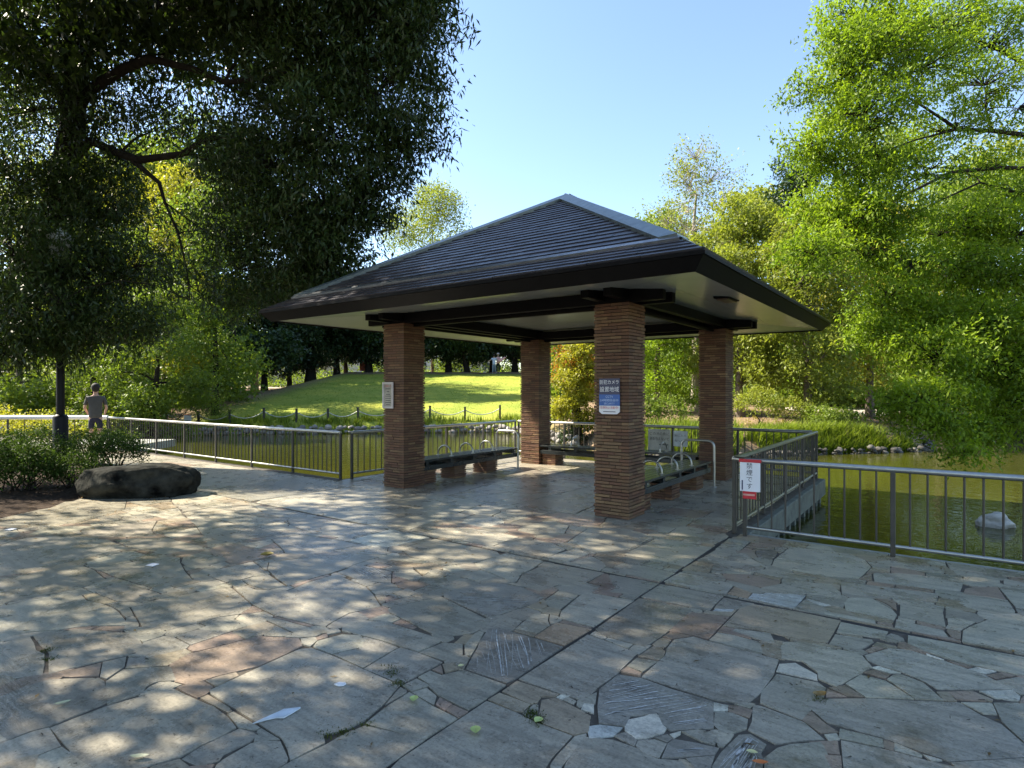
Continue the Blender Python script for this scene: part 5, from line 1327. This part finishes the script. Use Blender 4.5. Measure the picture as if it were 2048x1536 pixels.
# things glimpsed between the trunks at the top of the lawn
q = PG(728, 58); t = thing('banner', 'orange red upright board among the trunks at the top of the lawn', 'banner', tuple(q), YAW)
MB().box((-.42, -.03, .15), (.42, .03, 1.35), .01).build('board', simple('orange_red', (.45, .10, .05), .6), t); MB().box((-.03, .031, -.1), (.03, .08, 1.3)).build('post', M['post_dark'], t)
q = PG(512, 52); t = thing('lit_trunk', 'leaning tree trunk, coloured tawny as if sunlit, at the top left of the lawn', 'post', tuple(q), YAW)
MB().tube([(0, 0, -.1), (-.05, 0, 1.2), (.1, .05, 2.3)], [.30, .24, .16], 8).build('shaft', simple('tawny_lit_bark', (.30, .17, .06), .8, 0, .3, 6), t)  # a brown tree trunk; the tawny colour imitates sunlight on its bark
M['pale_wall'] = simple('pale_wall', (.62, .63, .62), .8, 0, .06, 2)
M['pane'] = simple('window_pane', (.10, .12, .14), .15)
for k, (px, f, w, h, lab) in enumerate(((660, 82, 16, 7, 'pale house seen between the trunks above the lawn'), (520, 86, 10, 5.5, 'low pale house left of the thickest trunk'), (900, 84, 12, 6, 'pale house behind the trees right of the left front pillar'))):
    q = PG(px, f); t = thing('house', lab, 'house', tuple(q), YAW+.1*k, 'houses behind the trees')
    MB().box((-w/2, 0, -.5), (w/2, 6, h)).build('wall', M['pale_wall'], t)
    MB().add([(-w/2-.4, -.4, h), (w/2+.4, -.4, h), (w/2+.4, 6.4, h), (-w/2-.4, 6.4, h), (-w/2+1, 3, h+1.6), (w/2-1, 3, h+1.6)], [(0, 1, 5, 4), (1, 2, 5), (2, 3, 4, 5), (3, 0, 4), (3, 2, 1, 0)]).build('roof', simple('grey_roof', (.16, .16, .17), .6), t)
    for x in np.arange(-w/2+1.5, w/2-1, 3.0):
        o = MB().box((x, -.04, 1.0), (x+1.3, -.002, 2.2)).build('window', M['white'], t); MB().box((x+.08, -.06, 1.08), (x+1.22, -.041, 2.12)).build('pane', M['pane'], o)
# sandy path behind the right bank and pale path at the top of the lawn
def strip(name, label, pts, wv, m):
    vs = []; fs = []
    for i, (px, f) in enumerate(pts):
        for s in (0, .5, 1): r = rt(px, f); vs.append(ground(r, f+wv*(s-.5), .03))
    for i in range(len(pts)-1):
        for s in (0, 1): a = i*3+s; fs.append((a, a+3, a+4, a+1))
    me = bpy.data.meshes.new(name); me.from_pydata([tuple(v) for v in vs], [], [f[::-1] for f in fs]); me.update(); tag(link(name, me, None, m), label, kind='structure')
M['sand'] = simple('pale_sand', (.46, .40, .31), .95, 0, .2, 5)
strip('path', 'pale sandy path behind the right bank', [(px, 28.5+.8*math.sin(px*.01)) for px in range(1560, 2300, 30)], 2.2, M['sand'])
strip('path', 'pale path along the top of the lawn in front of the trees', [(px, 66) for px in range(380, 1120, 30)], 14, M['sand'])
# ================================================================ SIGNS
def textmesh(s, size, vertical=False):
    cu = bpy.data.curves.new('t', 'FONT'); cu.body = s if not vertical else '\n'.join(s); cu.size = size; cu.align_x = 'CENTER'; cu.align_y = 'CENTER'
    cu.space_line = .82 if vertical else 1; cu.extrude = 0
    o = bpy.data.objects.new('t', cu); COL.objects.link(o); dg = bpy.context.evaluated_depsgraph_get()
    me = bpy.data.meshes.new_from_object(o.evaluated_get(dg)); bpy.data.objects.remove(o); return me
def text(s, x, z, size, m, parent, y=-.002, vertical=False, bold=0.0, width=None):
    me = textmesh(s, size, vertical); me.name = 'lettering'
    if width and len(me.vertices):
        xs = [v.co.x for v in me.vertices]; k = width/max(1e-4, max(xs)-min(xs))
        for v in me.vertices: v.co.x *= k
    o = link('lettering', me, parent, M[m]); o.location = (x, y, z); o.rotation_euler = (math.pi/2, 0, 0); return o
# camera notice on the front pillar (faces -y)
q = (PX0-.255, PY0-.016, 0)
t = thing('camera_notice', 'navy, blue and white security camera notice on the front pillar', 'sign', q, 0)
MB().box((-.142, -.006, 1.545), (.142, 0, 1.745)).build('navy_panel', M['navy'], t)
MB().box((-.142, -.006, 1.405), (.142, 0, 1.5445)).build('blue_panel', M['blue'], t)
mb = MB(); pts = [(-.142, 1.4045), (-.142, 1.33), (-.105, 1.30), (.105, 1.30), (.142, 1.33), (.142, 1.4045)]
mb.add([(x, -.006, z) for x, z in pts]+[(x, 0, z) for x, z in pts], [tuple(range(6)), tuple(range(11, 5, -1))]+[(i+6, (i+1) % 6+6, (i+1) % 6, i) for i in range(6)]); mb.build('white_panel', M['white'], t)
text('防犯カメラ', 0, 1.695, .058, 'white', t, -.0075, width=.262); text('設置地域', 0, 1.605, .070, 'white', t, -.0075, width=.262)
M['pale_blue'] = simple('pale_blue', (.42, .55, .75), .4)
text('CCTV', 0, 1.515, .040, 'pale_blue', t, -.0075); text('24時間録画中', 0, 1.470, .036, 'pale_blue', t, -.0075, width=.25); text('SECURITY', 0, 1.43, .034, 'pale_blue', t, -.0075)
text('犯罪防止活動中!', 0, 1.378, .036, 'red', t, -.0075, width=.25); MB().box((-.085, -.0075, 1.325), (.085, -.0062, 1.334)).build('bar', M['ink'], t)
# framed notice on the left front pillar
q = (PX0-PD-.345, PY0-.016, 0)
t = thing('framed_notice', 'faded paper notice in a pale frame on the left front pillar', 'sign', q, 0)
z0, z1 = 1.30, 1.73
for a, b in (((-.125, z0), (.125, z0+.03)), ((-.125, z1-.03), (.125, z1)), ((-.125, z0+.03), (-.095, z1-.03)), ((.095, z0+.03), (.125, z1-.03))):
    MB().box((a[0], -.02, a[1]), (b[0], 0, b[1])).build('frame', simple('frame_pale', (.52, .48, .47), .5), t)
MB().box((-.094, -.006, z0+.031), (.094, 0, z1-.031)).build('paper', simple('old_paper', (.34, .32, .27), .7), t)
text('お知らせ', 0, 1.665, .04, 'red', t, -.0075, width=.15)
for i, (zz, w) in enumerate(((1.62, .12), (1.575, .06), (1.53, .10), (1.50, .13), (1.465, .13), (1.43, .12), (1.395, .13), (1.36, .09))): MB().box((-w/2, -.0075, zz-.005), (w/2, -.0062, zz+.005)).build('print_line', M['ink'], t)
# no smoking notice tied to the right railing
t = thing('no_smoking_notice', 'white sheet with red edges tied to the railing corner', 'sign', (-1.735, 6.755, 0), .06)
MB().box((-.105, -.012, .50), (.105, -.004, .815), .003).build('sheet', M['white'], t)
MB().box((-.115, -.014, .8155), (.115, -.002, .85), .003).build('red_edge', M['red'], t)
MB().box((-.075, -.011, .42), (.065, -.004, .4995), .002).build('red_tail', M['red'], t)
MB().box((-.07, -.013, .455), (.05, -.0115, .475)).build('tail_stripe', simple('pale_red', (.6, .3, .24), .5), t)
MB().box((-.085, -.014, .515), (-.072, -.0125, .62)).build('blue_mark', M['navy'], t)
for i, ch in enumerate('禁煙です'): text(ch, -.005, .775-i*.073, .068, 'ink', t, -.0135)
# two notices on the rear railing
def fence_notice(label, x, w, z0, z1, m, lines):
    t = thing('fence_notice', label, 'sign', (x, 11.955, 0), 0, 'notices on the rear railing')
    MB().box((-w/2, -.008, z0), (w/2, 0, z1), .002).build('board', m, t)
    for i, (s, size) in enumerate(lines): text(s, 0, z1-.10-i*.105, size, 'ink', t, -.0095, width=w*.84)
    return t
def xat(px, y):                                     # x where the photo column px meets the plane y
    k = (px-1024)/F; return y*(k*CS-SN)/(k*SN+CS)
fence_notice('larger cream notice with dark writing on the rear railing', xat(1319, 11.955), .50, .34, .78, simple('cream_board', (.42, .42, .38), .5), (('この池の魚に', .07), ('餌を与えないで', .07)))
MB().box((.0, -.0095, .45), (.19, -.0082, .47)).build('bar', M['ink'], [o for o in COL.objects if o.name.startswith('fence_notice')][0])
fence_notice('smaller pale bluish notice right of the cream one on the rear railing', xat(1361, 11.955), .30, .44, .76, simple('pale_notice', (.5, .55, .58), .5), (('池に入ら', .05), ('ないで', .05)))
# ================================================================ LITTER
def fallen_leaf(label, px, py, L, Wd, col, rz, curl=.3):
    g = PXG(px, py); vs = []; fs = []
    n = 7
    for i in range(n):
        t = i/(n-1); w = Wd*math.sin(math.pi*t)**.8*.5; x = (t-.5)*L; z = .006+curl*L*(2*t-1)**2*.4
        vs += [(x, -w, z+w*.5), (x, 0, z), (x, w, z+w*.5)]
    for i in range(n-1):
        for s in (0, 1): a = i*3+s; fs.append((a, a+3, a+4, a+1))
    me = bpy.data.meshes.new('fallen_leaf'); me.from_pydata(vs, [], fs); me.update()
    o = link('fallen_leaf', me, None, simple('fallen_leaf', col, .5)); o.location = g; o.rotation_euler = (0, 0, rz); tag(o, label, 'leaf', 'fallen leaves on the paving'); return o
def PXG(px, py):
    f = 1.6*F/(py-HOR); return W((px-1024)/F*f, f, .004)
GY, BR_ = (.42, .48, .16), (.25, .15, .03)
fallen_leaf('pale green leaf at the lower left of the paving', 125, 1411, .075, .03, (.5, .5, .3), 1.2)
fallen_leaf('long pale leaf at the bottom left edge of the picture', 279, 1519, .085, .03, (.5, .5, .3), .7)
fallen_leaf('yellow green leaf just left of the long panel joint', 828, 1403, .06, .045, GY, 2.2)
fallen_leaf('yellow green leaf lying alone at the bottom centre', 951, 1466, .065, .05, GY, 2.3)
fallen_leaf('yellow green leaf near the moss patch', 1077, 1446, .055, .045, GY, 1.5)
fallen_leaf('tiny bright leaf by the big chalked slab', 922, 1336, .04, .03, (.6, .55, .25), 1.0)
fallen_leaf('ochre leaf among the slabs left of centre', 534, 1113, .13, .10, (.28, .22, .05), 1.0)
fallen_leaf('curled brown leaf at the pointed end of the largest slab', 1639, 1395, .08, .05, BR_, .8, .6)
fallen_leaf('pale yellow leaf on the swirled chalk slab', 1504, 1510, .05, .03, (.6, .58, .28), .3)
fallen_leaf('orange brown leaf at the bottom edge', 1520, 1531, .07, .03, (.45, .14, .03), .5)
def scrap(label, px, py, pts, col=(.7, .72, .74)):
    g = PXG(px, py); mb = MB(); n = len(pts)
    mb.add([(x, y, .005+.004*(i % 2)) for i, (x, y) in enumerate(pts)]+[(x, y, .001) for x, y in pts], [tuple(range(n))]+[(i+n, (i+1) % n+n, (i+1) % n, i) for i in range(n)])
    o = mb.build('paper_scrap', simple('scrap', col, .7)); o.location = g; o.rotation_euler = (0, 0, YAW); tag(o, label, 'litter', 'white scraps on the paving')
scrap('ragged bluish white scrap on the big lower left slab', 560, 1432, [(-.10, -.08), (-.05, -.05), (-.01, -.03), (.03, -.03), (.06, .02), (.08, .06), (.0, .05), (-.03, .0), (-.08, -.05)], (.58, .64, .68))
scrap('small white scrap near the left edge', 21, 1060, [(-.05, -.03), (.04, -.05), (.05, .03), (-.03, .05)])
scrap('small white scrap left of the middle of the plaza', 305, 1131, [(-.05, -.02), (.03, -.05), (.05, .02), (-.02, .04)])
scrap('white ring shaped scrap on the big lower left slab', 681, 1371, [(-.035, 0), (-.01, -.02), (.02, -.018), (.03, .0), (.02, .02), (-.01, .015)])
mb = MB(); R_ = random.Random(77)
for k in range(260):
    f = R_.uniform(2.4, 8); r = R_.uniform(-.9, .9)*f; g = W(r, f, .0042); a = R_.uniform(0, 6.3); L = R_.uniform(.004, .018); b = R_.uniform(.001, .003)
    d = Vector((math.cos(a), math.sin(a), 0)); e = Vector((-d.y, d.x, 0))
    if pond_sd(np.array([g.x]), np.array([g.y]))[0] > -.3: continue
    mb.add([g-d*L-e*b, g+d*L-e*b, g+d*L*.8+e*b+Vector((0, 0, .002)), g-d*L+e*b], [(0, 1, 2, 3)])
tag(mb.build('twig_litter', simple('twig_litter', (.03, .022, .015), .9)), 'tiny dark bits of twig and leaf strewn over the paving', kind='stuff')
# ================================================================ PEOPLE
def skin(name, chain, edges, m, parent, sub=2):
    me = bpy.data.meshes.new(name); me.from_pydata([tuple(p) for p, r in chain], edges, []); o = link(name, me, parent, M[m])
    md = o.modifiers.new('skin', 'SKIN'); md.use_smooth_shade = True
    for i, (p, r) in enumerate(chain): me.skin_vertices[0].data[i].radius = (r, r*.85) if not isinstance(r, tuple) else r
    me.skin_vertices[0].data[0].use_root = True
    o.modifiers.new('sub', 'SUBSURF').levels = sub; o.modifiers['sub'].render_levels = sub; return o
for k, c in dict(skin=(.50, .32, .24), grey_cloth=(.07, .07, .068), navy_cloth=(.015, .017, .04), blue_shirt=(.42, .50, .68), jeans=(.22, .28, .38), dark_cloth=(.03, .035, .05), pink=(.75, .42, .42), hat=(.72, .62, .55), hair=(.02, .017, .015), shoe=(.55, .55, .55)).items(): M[k] = simple(k, c, .8, 0, .12, 12)
def person(label, loc, rz, top, legs, hair, arms, lean=0.0, shorts=None, hat=None, step=.0, scale=1.0):
    t = thing('person', label, 'person', loc, rz); t.scale = (scale,)*3
    y = lambda z: -lean*max(0, z-.9)
    P = [((0, 0, .92), (.15, .11)), ((0, y(1.15), 1.15), (.14, .10)), ((0, y(1.35), 1.36), (.165, .105)), ((0, y(1.46)-.01, 1.46), (.06, .06)), ((0, y(1.55)-.02, 1.54), (.055, .06)), ((0, y(1.64)-.03, 1.62), (.088, .105)), ((0, y(1.74)-.03, 1.72), (.07, .085))]
    E = [(0, 1), (1, 2), (2, 3), (3, 4), (4, 5), (5, 6)]
    for s, (el, ha) in zip((-1, 1), arms):
        b = len(P); sh = (s*.175, y(1.38), 1.40); P += [(sh, .055), (el, .042), (ha, .032), (tuple(np.array(ha)+(np.array(ha)-np.array(el))*.35), (.04, .018))]; E += [(2, b), (b, b+1), (b+1, b+2), (b+2, b+3)]
    for s in (-1, 1):
        b = len(P); d = step*s; P += [((s*.09, 0, .86), .095), ((s*.10, d*.5-.02, .48), .062), ((s*.10, d+.01, .09), .045), ((s*.105, d-.12, .035), (.042, .032))]; E += [(0, b), (b, b+1), (b+1, b+2), (b+2, b+3)]
    skin('body', P, E, 'skin', t)
    T = [((0, 0, .80), (.178, .14)), ((0, 0, .95), (.172, .135)), ((0, y(1.15), 1.15), (.158, .12)), ((0, y(1.35), 1.37), (.18, .12)), ((0, y(1.45), 1.44), (.085, .08))]; ET = [(0, 1), (1, 2), (2, 3), (3, 4)]
    for s, (el, ha) in zip((-1, 1), arms):
        b = len(T); sh = (s*.18, y(1.38), 1.405); T += [(sh, .068), (tuple(np.array(sh)*.2+np.array(el)*.8), .06)]; ET += [(3, b), (b, b+1)]
    skin('shirt', T, ET, top, t)
    lo = .52 if shorts else .12; mm = shorts or legs
    Q = [((0, 0, .95), (.165, .13)), ((0, 0, .88), (.17, .14))]; EQ = [(0, 1)]
    for s in (-1, 1):
        b = len(Q); d = step*s; k = (.86-lo)/.77; Q += [((s*.092, 0, .82), .108), ((s*.10, d*.5-.02, max(.48, lo)), .078)]; EQ += [(1, b), (b, b+1)]
        if lo < .4: Q += [((s*.10, d+.01, .12), .064)]; EQ += [(b+1, b+2)]
    skin('shorts' if shorts else 'trousers', Q, EQ, mm, t)
    hp = [((0, y(1.64)+.02, 1.645), (.098, .112)), ((0, y(1.74)-.01, 1.74), (.098, .115))]
    if hat:
        mb = MB(); c = Vector((0, y(1.72)-.03, 1.71)); mb.lathe([(.19, .0), (.19, .012), (.115, .02), (.11, .09), (.06, .13), (.0, .135)], tuple(c), 18); mb.build('hat', M[hat], t)
    else:
        bm = bmesh.new(); bmesh.ops.create_icosphere(bm, subdivisions=3, radius=1); c = Vector((0, y(1.7)+.012, 1.70))
        for q in bm.verts: q.co = c+Vector((q.co.x*.104, q.co.y*.118, (q.co.z*.105 if q.co.z > 0 else q.co.z*(.15 if q.co.y > -.1 else .03))))
        me = bpy.data.meshes.new('hair'); bm.to_mesh(me); bm.free(); me.polygons.foreach_set('use_smooth', [True]*len(me.polygons)); link('hair', me, t, M[hair])
    for s in (-1, 1):
        d = step*s; skin('shoe', [((s*.10, d+.03, .04), (.05, .038)), ((s*.105, d-.14, .035), (.048, .032))], [(0, 1)], 'shoe', t, 1)
    # face
    f = MB(); c = Vector((0, y(1.64)-.03, 1.63))
    for s in (-1, 1): f.box((c.x+s*.034-.011, c.y-.101, c.z+.005), (c.x+s*.034+.011, c.y-.088, c.z+.015))
    f.box((c.x-.022, c.y-.100, c.z-.062), (c.x+.022, c.y-.086, c.z-.054)); f.build('face_feature', M['hair'], t)
    return t
q = W(rt(191, 16.3), 16.3)
person('person in a grey top and navy shorts standing at the left railing', (q.x, q.y, -.01), YAW+math.pi+.5, 'grey_cloth', 'skin', 'hair', (((-.25, -.02, 1.12), (-.2, -.2, .98)), ((.25, -.02, 1.12), (.2, -.2, .98))), .05, 'navy_cloth')
q = PG(988, 54.6)
person('person in a light blue shirt and jeans walking up the lawn', tuple(q), YAW+math.pi, 'blue_shirt', 'jeans', 'hair', (((-.34, -.02, 1.22), (-.45, -.05, 1.05)), ((.34, -.02, 1.22), (.5, -.06, 1.15))), .12, None, None, .1)
q = PG(996, 55.6)
t = person('person in a pale sun hat and dark trousers carrying a pink bundle', tuple(q), YAW+math.pi-.2, 'pink', 'dark_cloth', 'hair', (((-.3, -.05, 1.15), (-.25, -.28, 1.1)), ((.32, -.04, 1.2), (.45, -.2, 1.25))), .05, None, 'hat', .1, 1.03)
o = link('pink_bundle', rock_mesh('pink_bundle', .52, .10, .17, 31, 3, .15), None, M['pink']); q2 = PG(1002, 55.0, 1.22); o.location = q2; o.rotation_euler = (0, -.55, YAW); tag(o, 'pink cloth bundle held out by the person in the sun hat', 'bundle')
print('objects', len(COL.objects), 'faces', sum(len(m.polygons) for m in bpy.data.meshes))
